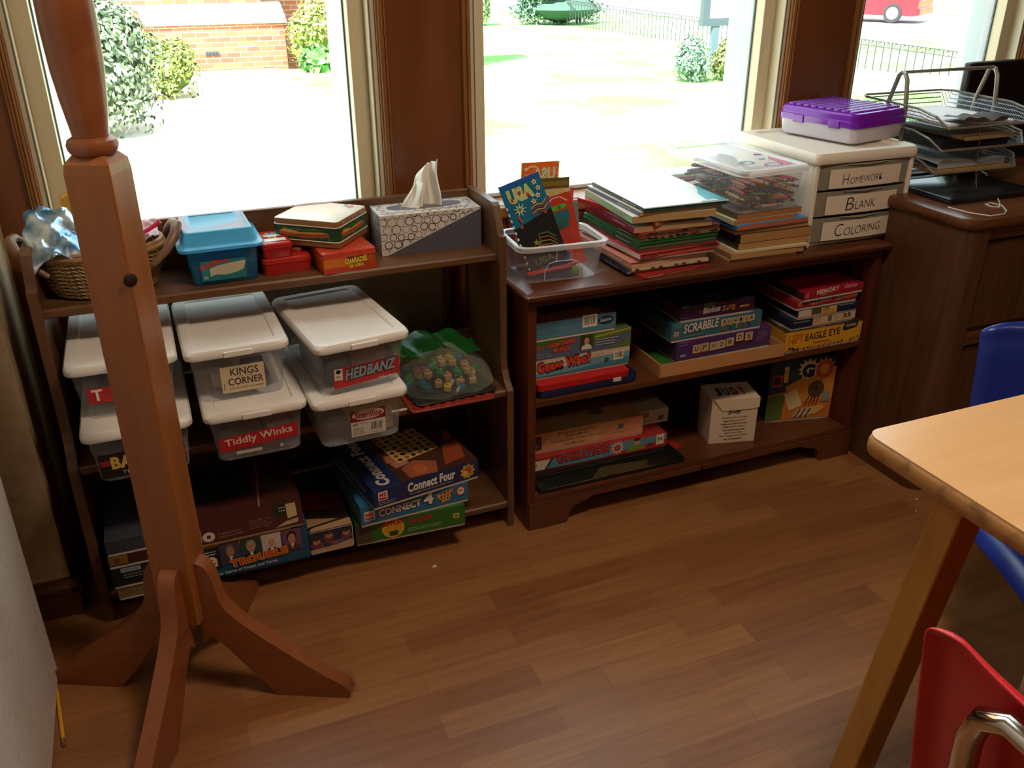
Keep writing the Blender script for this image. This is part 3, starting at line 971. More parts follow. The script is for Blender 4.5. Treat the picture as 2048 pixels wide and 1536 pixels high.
# wicker basket with bags
KB = (-.118, 2.000, ZT)
bk = thing('wicker_basket', 'woven wicker basket with bent handles behind the coat rack post', 'basket', KB)
def ellp(rx, ry, z, n=40, ph=0): return [(rx * math.cos(2 * PI * i / n + ph), ry * math.sin(2 * PI * i / n + ph), z) for i in range(n)]
m = MB(); m.loft([ellp(.080, .062, .0), ellp(.096, .072, .012), ellp(.112, .082, .05), ellp(.124, .088, .088)], cap1=False); m.build('body', speckle('wicker_core', '6d5130', '8f6f45', 80, .8, .3), bk)
wick = wood('wicker_rope', '8a6e44', 'b09263', 'x', .7, 40, 3)
m = MB()
for k in range(10):
    z = .008 + k * .0085
    q = z / .088
    for off in (0, PI):
        pts = []
        for i in range(72):
            a = 2 * PI * i / 72
            rx, ry = .092 + .034 * q ** .7, .070 + .020 * q ** .7
            tw = .0030 * math.sin(a * 26 + off)
            pts.append(((rx + tw) * math.cos(a), (ry + tw) * math.sin(a), z + .0026 * math.cos(a * 26 + off)))
        m.tube(pts, .0026, 5, closed=True)
m.build('weave', wick, bk)
m = MB(); m.tube(ellp(.127, .091, .092), .0065, 8, closed=True); m.tube(ellp(.125, .089, .100), .005, 8, closed=True); m.build('rim', flat('a27a48', .55), bk)
for sg in (-1, 1):
    m = MB()
    m.tube([(sg * .098, -.072 + .0 * sg, .060), (sg * .128, -.064, .085), (sg * .150, -.048, .112), (sg * .158, -.026, .128), (sg * .152, -.006, .128), (sg * .140, .010, .112), (sg * .128, .022, .092)], [.006, .009, .011, .011, .011, .009, .006], 10)
    m.build('handle', flat('7b5a42', .4), bk)
def bag(name, label, loc, fn, mat_, nu=18, nv=14, cat='bag', **kw):
    m = MB(); m.grid(fn, nu, nv)
    o = m.build(name, mat_, None, loc=loc)
    s = o.modifiers.new('thickness', 'SOLIDIFY'); s.thickness = .0012
    return tag(o, label, cat)
def crumple(i, j, k, s): return s * (math.sin(i * 13 + k) * math.cos(j * 11 + 2 * k) + .6 * math.sin(i * 23 + j * 17 + k))
def bluebag(i, j):
    return (-.085 + .135 * i + crumple(i, j, 1, .004), -.075 + .12 * j * (1 - .3 * i) + crumple(i, j, 2, .006), .075 + .085 * j * (1.1 - .5 * i) + .03 * math.sin(PI * i) + crumple(i, j, 3, .006))
def foil(name, c1, c2):
    mm = speckle(name, c1, c2, 22, .20, .35, .8)
    mm.node_tree.nodes['Principled BSDF'].inputs['Metallic'].default_value = .55
    return mm
bag('plastic_bag', 'crumpled blue and white plastic bag spilling over the left of the wicker basket', (KB[0] - .045, KB[1] - .015, ZT), bluebag, foil('blue_foil', '2a7fb0', 'e8f2f8'))
bag('paper_packet', 'yellow packet poking up at the back of the wicker basket', (KB[0] - .02, KB[1] + .03, ZT), lambda i, j: (-.04 + .07 * i, .03 + .01 * math.sin(i * 4) + .02 * j, .085 + .10 * j + .01 * math.sin(i * 3)), flat('c79a2a', .4), cat='packet')
bag('plastic_packet', 'dark olive packet in the middle of the wicker basket', (KB[0] - .01, KB[1] - .01, ZT), lambda i, j: (-.06 + .10 * i, -.03 + .05 * j + crumple(i, j, 4, .004), .09 + .055 * j + crumple(i, j, 5, .005)), foil('olive_foil', '4c4c34', '7c7858'), cat='packet')
bag('zip_bag', 'clear zip bag with a hot pink seal at the right of the wicker basket', (KB[0] + .065, KB[1] - .01, ZT), lambda i, j: (-.06 + .115 * i, -.055 + .10 * j + crumple(i, j, 6, .004), .085 + .040 * i * (1 - j) + .045 * j + crumple(i, j, 7, .006)), clear('pink_clear', 'e8c8d4', .4, .15, 'f4d8e2'))
zp = [o for o in bpy.data.objects if o.name == 'zip_bag'][0]
m = MB(); m.tube([(-.055, -.062, .102), (.0, -.060, .118), (.04, -.058, .136), (.062, -.056, .148)], .0042, 8); m.build('zip_seal', flat('d6205a', .3), zp)
bag('foil_packet', 'silvery packet at the back right of the wicker basket', (KB[0] + .06, KB[1] + .035, ZT), lambda i, j: (-.055 + .10 * i, -.02 + .05 * j + crumple(i, j, 8, .004), .095 + .055 * j * (1.2 - i) + crumple(i, j, 9, .008)), foil('silver_foil', 'b8bec4', 'eef0f2'), cat='packet')

# ------------------------------------------------------------------ middle shelf of the left bookcase: bins
ZM = .4003
RED, CREAM = 'b8262a', 'ddc9a2'
def lab_t(p):
    p.rect(.014, .030, .166, .066, RED)
    p.text('T', .022, .036, .020, .026, 'f2e6dc', .03)
    p.text('be', .124, .036, .038, .026, 'f2e6dc', .03)
def lab_ba(p):
    p.rect(.004, .006, .170, .064, '191816')
    p.rect(.006, .036, .030, .049, '9c2c34'); p.rect(.150, .036, .170, .049, '9c2c34', False)
    p.text('BA', .026, .026, .042, .030, 'e0bc54', .05)
    p.text('P', .132, .026, .020, .030, 'e0bc54', .05)
    p.text('THE C', .044, .012, .040, .008, 'd8d2c8', .01)
def lab_k(p):
    p.rect(.046, .010, .136, .073, CREAM)
    p.text('KINGS', .066, .050, .058, .017, '2a1a18', .012)
    p.text('IN THE', .082, .0455, .030, .0035, '4a3a30')
    p.text('CORNER', .060, .027, .072, .017, '2a1a18', .012)
    p.text('AGES 7 TO ADULT, 2 TO 4 PLAYERS', .060, .017, .072, .0042, '2a1a18', .01)
    p.rect(.050, .018, .0515, .034, '5a4a40')
def lab_tw(p):
    p.poly([(.004, .026), (.010, .020), (.168, .032), (.170, .066), (.120, .062), (.004, .056)], 'bf2a30')
    p.rect(.036, .010, .134, .018, 'd8d0c4'); p.rect(.090, .0105, .128, .019, '6a5a50')
    p.text('Tiddly Winks', .016, .029, .142, .022, 'efd9cf', .02, 0, 4)
def lab_h(p):
    p.poly([(.018, .008), (.168, .016), (.168, .060), (.018, .056)], 'bb2a2c')
    p.poly([(.020, .030), (.038, .028), (.038, .056), (.020, .056)], 'e2dac8')
    p.ell(.029, .049, .006, .005, '1c1a1a', 10); p.text('7+', .024, .033, .010, .007, '1c1a1a', .02)
    p.text('HEDBANZ', .044, .025, .118, .026, '8fa4ae', .04, .25, 3, '1f2a33', .07)
    p.text('The Quick Question', .098, .0185, .062, .0065, 'ecd8b8', .01, .1, 3)
    p.text('What Am I ?', .120, .011, .042, .0065, 'ecd8b8', .01, .1, 3)
def lab_s(p):
    p.rect(.062, .012, .140, .052, 'd9d0c4')
    p.rect(.062, .050, .140, .078, '7a1f24')
    p.ell(.101, .066, .036, .013, 'e8d8cc', 24); p.ell(.101, .066, .034, .0115, 'd2a89a', 24)
    p.text('Sterilite', .070, .058, .062, .016, '8a1f26', .02, .25)
    p.text('6QT. / 5.7 L', .066, .040, .032, .007, '1e1a18', .02)
    p.lines(.066, .033, .028, 4, .005, .0014, '8a8278')
    p.barcode(.102, .018, .034, .028, 'd9d0c4')
BG = 'clear storage bins of games on the middle shelf'
bin_box('lower clear bin with a black label at the left, lettered BA and P', (-.212, 1.738, ZM), 0, BG, lab_ba, fill=[(.04, .05, .006, .17, .30, .05, '2a2826')])
bin_box('lower clear bin with a red strip of white lettering across its whole front', (.022, 1.730, ZM), .5, BG, lab_tw, fill=[(.05, .06, .006, .12, .22, .03, '6a4a34'), (.13, .08, .006, .18, .25, .04, '8a8278')])
bin_box('lower clear bin with a maroon and white maker sticker on its front', (.240, 1.703, ZM), 2, BG, lab_s, fill=[(.10, .05, .006, .185, .20, .075, 'c9b482')])
bin_box('upper clear bin at the left, its red strip half hidden by the coat rack post', (-.219, 1.790, ZM + .1242), 0, BG, lab_t, fill=[(.05, .06, .006, .16, .28, .05, '4a403a')])
bin_box('upper clear bin with a cream card of dark lettering on its front', (.006, 1.776, ZM + .1242), 1, BG, lab_k, fill=[(.05, .07, .006, .10, .20, .04, 'a89880'), (.12, .05, .006, .17, .16, .03, '5a5a68')])
bin_box('upper clear bin with a red label of slanted grey lettering on its front', (.259, 1.706, ZM + .1242), 7, BG, lab_h, fill=[(.03, .06, .006, .09, .24, .07, '23384a'), (.10, .08, .006, .18, .26, .075, '8a6238')])

# peg boards and the bag of counting pieces
def pegboard(label, loc, yaw, w, d, c, name='peg_board', tilt=(0, 0)):
    t = thing(name, label, 'peg board', loc, yaw)
    t.rotation_euler = (math.radians(tilt[0]), math.radians(tilt[1]), math.radians(yaw))
    m = MB(); m.loft([rr(0, 0, w, d, .012, z) for z in (0, .004)]); m.build('board', c, t, bevel=.001)
    m = MB()
    for i in range(8):
        for j in range(8):
            m.lathe([(.0085, .004), (.0075, .008), (.005, .0085), (.004, .006)], 10, (.018 + i * (w - .036) / 7, .018 + j * (d - .036) / 7), cap0=False)
    m.build('pegs', c, t)
    return t
pegboard('red translucent peg board lying under the counting pieces bag', (.482, 1.812, ZM), 0, .215, .225, flat('9a3a2c', .25))
pegboard('dark peg board lying between the red peg board and the counting pieces bag', (.500, 1.822, ZM + .0092), 4, .21, .22, flat('33302e', .3))
cb0 = Vector((.60, 1.935, ZM + .018))
R = random.Random(5)
cnt_cols = [('yellow', 'c9a21e'), ('green', '1f7a34'), ('blue', '1f5f86'), ('clear peach', 'b98a62'), ('red', '8a2420')]
protos = {}
for nm, c in cnt_cols:
    m = MB()
    m.loft([rr(-.007, -.007, .007, .007, .002, 0), rr(-.009, -.009, .009, .009, .003, .002), rr(-.009, -.009, .009, .009, .003, .014), rr(-.006, -.006, .006, .006, .002, .016)])
    m.lathe([(.005, .016), (.005, .021), (.002, .022)], 10, cap0=False)
    protos[nm] = m.mesh('counting_cube', flat(c, .3))
k = 0
for layer, (n, rad) in enumerate(((26, .098), (16, .068), (8, .042))):
    for i in range(n):
        nm = R.choice(['green', 'blue', 'clear peach', 'clear peach', 'yellow', 'green', 'red']) if layer else R.choice(['clear peach', 'clear peach', 'blue', 'green', 'clear peach', 'yellow'])
        a = 2.399 * i + layer
        q = math.sqrt((i + .5) / n) * rad
        o = bpy.data.objects.new('counting_cube', protos[nm])
        COL.objects.link(o)
        o.location = cb0 + Vector((q * math.cos(a) * 1.05, q * math.sin(a) * .95, .002 + layer * .021))
        o.rotation_euler = (R.uniform(-.15, .15), R.uniform(-.15, .15), R.uniform(0, 3))
        tag(o, nm + ' plastic counting cube in the clear bag on the middle shelf', 'toy', 'counting cubes in the clear bag')
def cbag(i, j):
    a = 2 * PI * i
    q = j
    rx, ry = .128, .118
    hgt = .085 * (1 - q ** 2.2) + .004 * math.sin(a * 5 + q * 9) * q * 2
    return (rx * q * math.cos(a) * (1 + .04 * math.sin(a * 7)), ry * q * math.sin(a), .0005 + max(0, hgt) + .004 * math.sin(a * 3 + q * 12) * (1 - q))
m = MB(); m.grid(cbag, 48, 16)
cbg = tag(m.build('toy_bag', clear('clear_bag', 'cfd8cc', .07, .12, 'f4fbf2', .3), None, loc=cb0), 'clear plastic bag of counting cubes with a green top on the middle shelf', 'bag')
def gtop(i, j):
    return (-.115 + .22 * i, -.012 + .085 * j + .006 * math.sin(i * 12), .088 - .03 * abs(i - .45) * 2 + .020 * j + .010 * math.sin(i * 15 + j * 3))
m = MB(); m.grid(gtop, 22, 8); m.build('green_top', clear('green_film', '1f6a2c', .45, .15, '7cc080'), cbg)

# ------------------------------------------------------------------ bottom shelf of the left bookcase
ZL = .0752
def f_apples(p):
    p.rect(0, 0, .040, p.h, '4a4238')
    p.ell(.092, .028, .028, .027, 'd6b43c'); p.ell(.092, .028, .024, .022, 'c89a2e', 20)
    p.text('APPLES', .066, .034, .052, .014, 'b32420', .06, 0, 5); p.rect(.082, .006, .104, .020, '2c4a22')
    p.text('JUNIOR', .128, .026, .066, .018, 'b02a2a', .05, 0, 4)
    p.text('A hilarious party game. Apples to', .128, .016, .088, .004, 'cfd0a0', .01)
    p.text('Apples was the hit of the night!', .128, .0105, .084, .004, 'cfd0a0', .01)
    p.rect(.244, .022, .260, .036, 'c8b83a'); p.rect(.248, .026, .256, .032, '7a5a1c')
gamebox('green party game box at the bottom of the stack right of the bottom shelf', (.322, 1.797, ZL), -3, .276, .26, .062, '2f6a26', f_apples, base_col='b9a888')
def f_c4(p):
    logo(p, .008, .010, .026)
    p.text('CONNECT', .044, .012, .108, .021, 'e2dad0', .05, 0, 2, '182430', .05)
    p.text('4', .158, .014, .026, .032, 'e2dad0', .05, 0, 0, '182430', .05)
    p.poly([(.192, .034), (.238, .044), (.226, .012), (.204, .010)], 'd49a3c')
    for i in range(4):
        for j in range(3): p.ell(.205 + i * .009 - j * .001, .034 - j * .009 + i * .0015, .003, .0032, ('a8342a', '2a2420', '2e6a8a')[(i + j) % 3], 8, 0, i + j == 0)
    p.rect(.246, .018, .266, .044, 'c03a30'); p.ell(.256, .030, .009, .011, 'e8dccc', 14); p.text('7+', .250, .026, .012, .009, '1e1a1a', .03)
def t_c4(p): p.rect(.0, .0, p.w, p.d if hasattr(p, 'd') else p.h, '2c6a94')
gamebox('bright blue disc game box in the middle of the stack right of the bottom shelf', (.335, 1.780, ZL + .0622), 3, .277, .262, .056, '2f6d96', f_c4, left=lambda p: p.text('CONNECT FOUR', .03, .014, .19, .022, '9aa4b0', .04))
def f_cf(p):
    logo(p, .012, .016, .024)
    p.lines(.012, .010, .05, 2, .005, .002, 'b0a8b0')
    p.text('Connect Four', .088, .015, .128, .026, 'e8e2da', .045)
    p.text('The Original Vertical Four-In-A-Row Game', .092, .006, .116, .006, 'c8b4a4', .01)
    p.star(.250, .024, .022, .016, 9, 'c89a34'); p.star(.252, .026, .014, .008, 7, 'a8502c'); p.ell(.244, .020, .008, .007, 'd8c06a', 10)
def t_cf(p):
    p.text('Connect Four', .054, .012, .244, .034, 'c8c0b8', .05, 0, 90)
    p.poly([(.075, 0), (p.w, 0), (p.w, p.h), (.075, p.h)], '4a2c22')
    p.poly([(.10, .01), (.17, .0), (.19, .05), (.14, .08), (.10, .06)], 'a0583c'); p.ell(.14, .035, .018, .022, 'b8683c')
    p.poly([(.20, .02), (.26, .03), (p.w, .10), (p.w, .18), (.24, .12)], '96452a')
    p.poly([(.078, .10), (.115, .08), (.12, .12), (.085, .135)], 'b06a50')
    p.poly([(.09, .065), (.13, .075), (.125, .10), (.085, .09)], 'b87860')
    p.poly([(.105, .085), (.225, .105), (.210, .235), (.092, .225)], 'cdb268')
    for i in range(6):
        for j in range(7):
            u, v = .112 + i * .0195 - j * .0022, .098 + j * .0195 + i * .003
            p.ell(u + .003, v, .0068, .0068, ('2a1c16', '9a4420', '2a1c16', 'a05a24')[(i * 3 + j * 5) % 4], 12, 0, i + j == 0)
    p.poly([(.235, .11), (p.w, .12), (p.w, .13), (.235, .12)], '2c4664')
gamebox('dark blue game box with a yellow disc grid on its lid, topmost of its stack', (.364, 1.757, ZL + .0622 + .0562), 9, .282, .27, .053, '1f2f5c', f_cf, t_cf, lambda p: p.text('Connect Four', .04, .012, .19, .028, '8e8a98', .04))

def f_tr(p):
    p.rect(0, 0, p.w, p.h, '1d5270')
    p.rect(.0, .076, .26, .094, 'c8823a')
    x = .098
    p.rect(.062, .022, .1, .084, '2a2a2c'); p.text('e', .064, .028, .026, .030, 'e6ddd0', .03)
    p.lines(.064, .070, .026, 2, .007, .003, 'c8c0b4')
    for bg, sk, hr, su in (('4a4458', 'b08468', '6a5a4c', '4a3a44'), ('2f4a38', 'c09878', 'a89480', '26221f'), ('cfc4c0', 'd0a488', 'd8ccb4', '1c1a1e'), ('74486a', 'c08a6c', '2c1e18', '5a3a30')):
        p.face(x, .030, x + .044, .088, bg, sk, hr, su); x += .0465
    p.text('TROUBLE', .118, .020, .128, .019, 'c8502a', .05, 0, 3, 'dcaa4c', .07)
    p.text('to Game of Twists and Turns', .088, .006, .132, .008, 'cfd0c8', .02, 0, 1)
gamebox('blue game box with four printed portraits behind the coat rack', (-.088, 1.797, ZL), 0, .298, .25, .100, '1d5270', f_tr, base_col='1a4560')
def f_kids(p):
    p.rect(0, .0, p.w, p.h, '26304a')
    p.poly([(0, 0), (p.w, 0), (p.w, .018), (.0, .008)], 'c0a078')
    for u, v in ((.016, .032), (.046, .044), (.088, .042)):
        p.ell(u, v - .010, .014, .012, '7a3a44', 12); p.ell(u, v, .009, .010, 'b8805c', 12); p.ell(u, v + .006, .009, .006, '4a3020', 12)
    p.poly([(.022, .010), (.074, .014), (.086, .026), (.030, .022)], '8c5a5a'); p.ell(.04, .017, .011, .005, '2a3450', 12); p.ell(.072, .021, .010, .005, '4a6080', 12)
    for q in ((0, 0, p.w, .0016), (0, p.h - .0016, p.w, p.h), (p.w - .0016, 0, p.w, p.h)): p.rect(*q, 'cfc8bc')
def t_kids(p):
    p.rect(0, 0, p.w, p.h, '2c1e1a'); p.poly([(0, .02), (.08, .035), (0, .06)], 'a8845c'); p.poly([(0, 0), (p.w, 0), (p.w, .03), (.01, .015)], 'b8946a')
    p.poly([(.0, .10), (p.w, .07), (p.w, .16), (.02, .18)], '7a3020')
gamebox('narrow dark game box printed with children playing, between the portraits box and the green box', (.2125, 1.803, ZL), 0, .104, .27, .066, '38241c', f_kids, t_kids, base_col='cbbfa8')
def f_mar(p):
    p.rect(0, 0, p.w, p.h, '5a2a28')
    p.text('lo', .066, .004, .038, .036, 'ded2bc', .05)
    p.text('A minute to learn...', .110, .016, .052, .006, 'b08a74', .01, 0, 1); p.text('a lifetime to master!', .110, .008, .056, .006, 'b08a74', .01, 0, 1)
    p.lines(.180, .034, .050, 4, .0065, .002, 'a07a68')
    p.ell(.250, .050, .016, .020, '27362f', 14)
    for i in range(6): p.ell(.250 + (i % 3) * .005, .046 + (i // 3) * .008, .0018, .002, 'd8d0c0', 6, 0, i == 0)
    p.poly([(.266, .022), (.288, .026), (.286, .062), (.264, .062)], 'd4bf94')
    p.poly([(.235, .003), (.288, .008), (.290, .020), (.262, .016)], 'c8b288')
def t_mar(p):
    p.rect(0, 0, p.w, p.h, '4c2420')
    p.poly([(.0, .05), (.20, .065), (.215, .20), (.0, .21)], '182420')
    for i in range(4): p.ell(.09 + i * .013, .10 + (i % 2) * .012, .010, .006, '3c463c', 14, 0, i == 0)
    p.poly([(.205, .0), (.209, .0), (.228, .2), (.224, .2)], '8a7060')
    p.poly([(.235, .05), (.285, .06), (.28, .2), (.24, .2)], '2c2a26')
    for i in range(10): p.ell(.245 + (i % 4) * .010, .07 + (i // 4) * .022, .003, .003, '7c7260', 6, 0, i == 0)
gamebox('maroon game box lettered lo with torn corner, lying on the portraits box', (-.098, 1.790, ZL + .1002), 0, .300, .24, .074, '55282a', f_mar, t_mar, base_col='c9b48c')
g4 = 'game boxes stacked at the left end of the bottom shelf'
gamebox('plain tan box, lowest in the stack at the left end of the bottom shelf', (-.216, 1.800, ZL), 0, .112, .25, .035, '8a6e48', lambda p: p.lines(.01, .02, .09, 3, .005, .0015, '6a5236'), group=g4)
gamebox('black box with pale lettering above the plain tan box at far left', (-.220, 1.796, ZL + .0352), 0, .118, .255, .055, '1f2322', lambda p: (p.rect(.020, .034, .062, .046, '8c949c'), p.lines(.024, .026, .044, 2, .007, .003, '8a8478')), group=g4)
gamebox('maroon box with a yellow picture, third up in the far left stack', (-.220, 1.794, ZL + .0904), 0, .118, .25, .034, '4a241c', lambda p: (p.rect(.002, .004, .040, .026, '8a6428'), p.ell(.018, .014, .008, .007, '6a3c1c', 10)), group=g4)
gamebox('slate grey box on top of the far left stack, bottom shelf', (-.218, 1.792, ZL + .1246), 0, .116, .25, .042, '3c4048', lambda p: p.rect(0, .034, p.w, .036, '5a5e66'), group=g4)

# ------------------------------------------------------------------ low bookcase, upper shelf
ZB = .3753
t = thing('game_case', 'flat red and navy plastic game case under the blue boxes', 'game case', (.803, 1.812, ZB), 0)
m = MB(); m.loft([rr(.005, .0, .290, .25, .03, 0), rr(.002, -.002, .294, .252, .03, .003), rr(.002, -.002, .294, .252, .03, .016), rr(.006, .002, .290, .248, .03, .018)]); m.build('navy_base', flat('14284e', .25), t)
m = MB(); m.loft([rr(.006, .002, .262, .22, .012, .018), rr(.004, .0, .264, .222, .012, .020), rr(.004, .0, .264, .222, .012, .036), rr(.012, .012, .258, .216, .012, .042)]); m.build('red_cover', flat('b3201f', .3), t)
m = MB(); m.box(.214, -.003, .012, .236, .002, .021); m.build('latch', flat('d8d0c4', .4), t)
def f_gw(p):
    p.rect(0, 0, p.w, p.h, 'd0bda2'); p.poly([(0, 0), (p.w, 0), (p.w, .034), (p.w * .6, .030), (.0, .010)], '6fa0ac'); p.poly([(0, 0), (p.w, 0), (p.w, .018), (p.w * .4, .006)], '3f7f98')
    p.text('Guess Who?', .014, .012, .146, .028, 'd2472c', .06, 0, 3, '1c2440', .10)
    p.lines(.170, .036, .040, 4, .006, .0016, '9a9080'); p.rect(.200, .012, .212, .024, '2c5a3a'); p.barcode(.226, .014, .028, .024)
gamebox('pale blue game box with chunky red lettering lying on the red plastic case', (.801, 1.834, ZB + .0424), 0, .272, .25, .050, '5f94a6', f_gw, name='board_game_box')
def f_ln(p):
    p.rect(0, 0, p.w, p.h, '5a6484'); p.rect(0, .026, .09, p.h, '4a6a34')
    p.poly([(.165, .028), (p.w, .036), (p.w, p.h), (.150, p.h)], '4f7a30'); p.poly([(.170, .034), (p.w, .044), (p.w, .049), (.170, .040)], 'b09a34'); p.poly([(.20, 0), (p.w, 0), (p.w, .020)], '5a7a34')
    p.text('The', .010, .026, .018, .010, 'c04838', .03)
    p.text('LIGHTNING', .040, .027, .078, .013, 'cf5a34', .05, 0, 4, '5a1c24', .08)
    p.text('BUGS', .056, .013, .044, .012, 'cf5a34', .05, 0, 4, '5a1c24', .08)
    p.face(.128, .008, .164, .048, '3a4a2c', 'c8946c', '4a2c1c', 'd8d4c8')
    p.lines(.172, .028, .070, 3, .007, .0022, 'c8c4c0'); p.lines(.002, .012, .05, 2, .006, .002, 'b0aca8')
gamebox('purple blue and green children game box printed with one small portrait', (.801, 1.832, ZB + .0926), 0, .272, .25, .054, '55683e', f_ln)
def f_hb(p):
    p.lines(.004, .036, .07, 5, .006, .0014, '48607a')
    p.barcode(.132, .014, .040, .032); p.ell(.197, .026, .022, .011, '24283a', 22); p.text('Hasbro', .181, .021, .032, .010, 'a8b8c4', .04, .1, 4)
gamebox('plain teal blue game box with a barcode, topmost above the red plastic case', (.801, 1.830, ZB + .1468), 0, .226, .24, .049, '54869a', f_hb, lambda p: (p.rect(.0, .0, p.w, p.h, '5a3020'), p.poly([(.02, .0), (.2, .0), (.16, .12), (.04, .14)], '8a5a34')))

# open tray with word games
t = thing('wooden_tray', 'open tan box bottom with green lining holding the word games', 'tray', (1.152, 1.806, ZB), -1.2)
TW2, TD2, TH2 = .388, .25, .036
m = MB()
for q in ((0, 0, TW2, .004), (0, TD2 - .004, TW2, TD2), (0, .004, .004, TD2 - .004), (TW2 - .004, .004, TW2, TD2 - .004)): m.box(q[0], q[1], 0, q[2], q[3], TH2)
m.box(.004, .004, 0, TW2 - .004, TD2 - .004, .003); m.build('tray_walls', flat('c08a58', .5), t)
m = MB(); m.box(.0045, .0045, .003, TW2 - .0045, TD2 - .0045, .005); m.build('lining', flat('2f6a2a', .6), t)
def tile(p, ch, u, v, s):
    p.rect(u + .0012, v - .0015, u + s + .0012, v + s, '5a2c20'); p.rect(u, v, u + s, v + s, 'cfae86'); p.text(ch, u + .26 * s, v + .22 * s, .48 * s, .56 * s, '3a201c', .015)
def f_up(p):
    p.lines(.008, .050, .032, 2, .007, .002, '9a86a8')
    p.rect(.012, .010, .030, .017, 'a8a0a8')
    p.poly([(.050, .008), (.205, .016), (.250, .016), (.250, .020), (.050, .013)], '7a2c24')
    for i, (ch, u, v) in enumerate((('U', .050, .015), ('P', .076, .016), ('W', .104, .015), ('O', .129, .016), ('R', .156, .019), ('D', .186, .029), ('S', .216, .027))): tile(p, ch, u, v, .0245)
    p.lines(.255, .044, .036, 5, .006, .0018, '9484a4')
gamebox('purple word game box printed with lettered tiles standing in the tan tray', (1.232, 1.858, ZB + .0052), 0, .304, .180, .062, '54306a', f_up)
def f_sc(p):
    logo(p, .008, .010, .014, 'd8cfc0', 'b8302a')
    p.text('SCRABBLE', .036, .016, .112, .026, 'ddd3c2', .03, .18, 2, '2a3c44', .06)
    x = .154
    for ch in 'JUNIOR':
        p.rect(x, .021, x + .0165, .039, 'd0b48c'); p.text(ch, x + .004, .0245, .0085, .011, '2a1c14', .03); x += .0182
    for u, c in ((.160, '9a3a2c'), (.185, '2c3a4c'), (.205, 'b08038'), (.228, '9a3a2c'), (.246, '2c3a4c')):
        p.rect(u - .003, .007, u + .003, .019, c); p.ell(u, .0205, .003, .0035, 'c89c78', 8)
    p.lines(.008, .042, .024, 2, .005, .0016, '8aa0a8'); p.lines(.040, .008, .06, 1, .005, .0016, '8aa0a8')
gamebox('blue grey junior word game box with letter tiles, above the purple word game', (1.212, 1.858, ZB + .0674), .5, .288, .20, .052, '41707c', f_sc, left=lambda p: p.text('SCRABBLE', .03, .012, .12, .024, '7d7460', .03))
def f_bl(p):
    p.rect(.004, .034, .026, .041, '3c6a4a'); p.rect(.072, .030, .104, .040, '4f7a2c'); p.text('Travel', .076, .032, .024, .006, '24301c', .02)
    p.text('Blokus', .070, .010, .054, .018, 'e2d8cc', .05, .15, 3); p.star(.062, .017, .006, .003, 5, 'b04a2c')
    for i in range(9):
        p.rect(.130 + (i % 4) * .010, .010 + (i // 4) * .008 + (i % 3) * .002, .139 + (i % 4) * .010, .018 + (i // 4) * .008, ('b0702c', 'c89a4a', 'a8502a')[i % 3], i == 0)
    p.rect(.184, .014, .214, .020, 'c89a3c'); p.lines(.190, .040, .03, 2, .005, .0015, '8a7a9c'); p.lines(.004, .006, .026, 1, .005, .0016, '9a8aa8')
def t_bl(p):
    p.rect(0, 0, p.w, p.h, '231a26'); p.poly([(.03, .0), (p.w - .03, .0), (p.w - .02, .14), (.05, .14)], '3a2430')
gamebox('small purple tile game box, topmost on the word games in the tan tray', (1.236, 1.862, ZB + .1196), -1, .232, .19, .044, '47264c', f_bl, t_bl, left=lambda p: p.rect(0, 0, p.w, p.h, '5a3424'))

def f_ee(p):
    p.rect(0, 0, p.w, p.h, 'd8a02c')
    p.text('I SPY', .010, .018, .052, .030, 'c0502a', .03, .1, 3)
    p.text('EAGLE EYE', .066, .022, .118, .022, '2c1c14', .02, .0, 2)
    p.rect(.094, .011, .150, .0155, 'b8482a')
    p.poly([(.190, .040), (.200, .034), (.240, .040), (.244, .056), (.230, .060), (.195, .058)], '2c2434'); p.text('GAME', .200, .045, .036, .009, 'c8bca4', .02)
    R = random.Random(4)
    for i in range(26): p.ell(R.uniform(.004, p.w - .004), R.choice((R.uniform(.001, .012), R.uniform(.001, .009), R.uniform(.002, p.h - .004) if i % 7 == 0 else .003)), R.uniform(.002, .006), R.uniform(.0015, .004), R.choice(('2c2018', '5a3c1c', '3a3428', '8a3c24')), 7, R.uniform(0, 3))
def t_ee(p):
    p.rect(0, 0, p.w, p.h, '3a2c1c')
    R = random.Random(9)
    for i in range(60): p.ell(R.uniform(.005, p.w - .005), R.uniform(.004, p.h - .01), R.uniform(.004, .016), R.uniform(.003, .007), R.choice(('1c1814', '8a5a2a', 'b08a34', '5a2c20', '2c3c2c')), 8, R.uniform(0, 3), i == 0)
gm = 'boxes in the right stack of the low bookcase'
gamebox('yellow picture hunt game box, bottom of the right stack', (1.5485, 1.808, ZB), -1, .258, .25, .062, 'c08a2a', f_ee, t_ee, group=gm)
def f_35(p):
    p.rect(0, 0, .072, p.h, '18233c'); p.text('Ravensburger', .006, p.h * .62, .056, .006, 'a8a8b0', .01, .1)
    p.rect(.072, 0, p.w, p.h, 'd9bd92')
    p.rect(.076, .004, .1, .021, 'c89a70'); p.rect(.124, .004, .138, .021, '6a6050'); p.lines(.145, .018, .02, 3, .005, .0016, '8a7a60'); p.text('35', .176, .006, .030, .014, '2a2420', .03)
gamebox('navy and tan jigsaw box marked 35, on the yellow game box', (1.568, 1.815, ZB + .0622), 1, .222, .20, .028, '1b263e', f_35, group=gm)
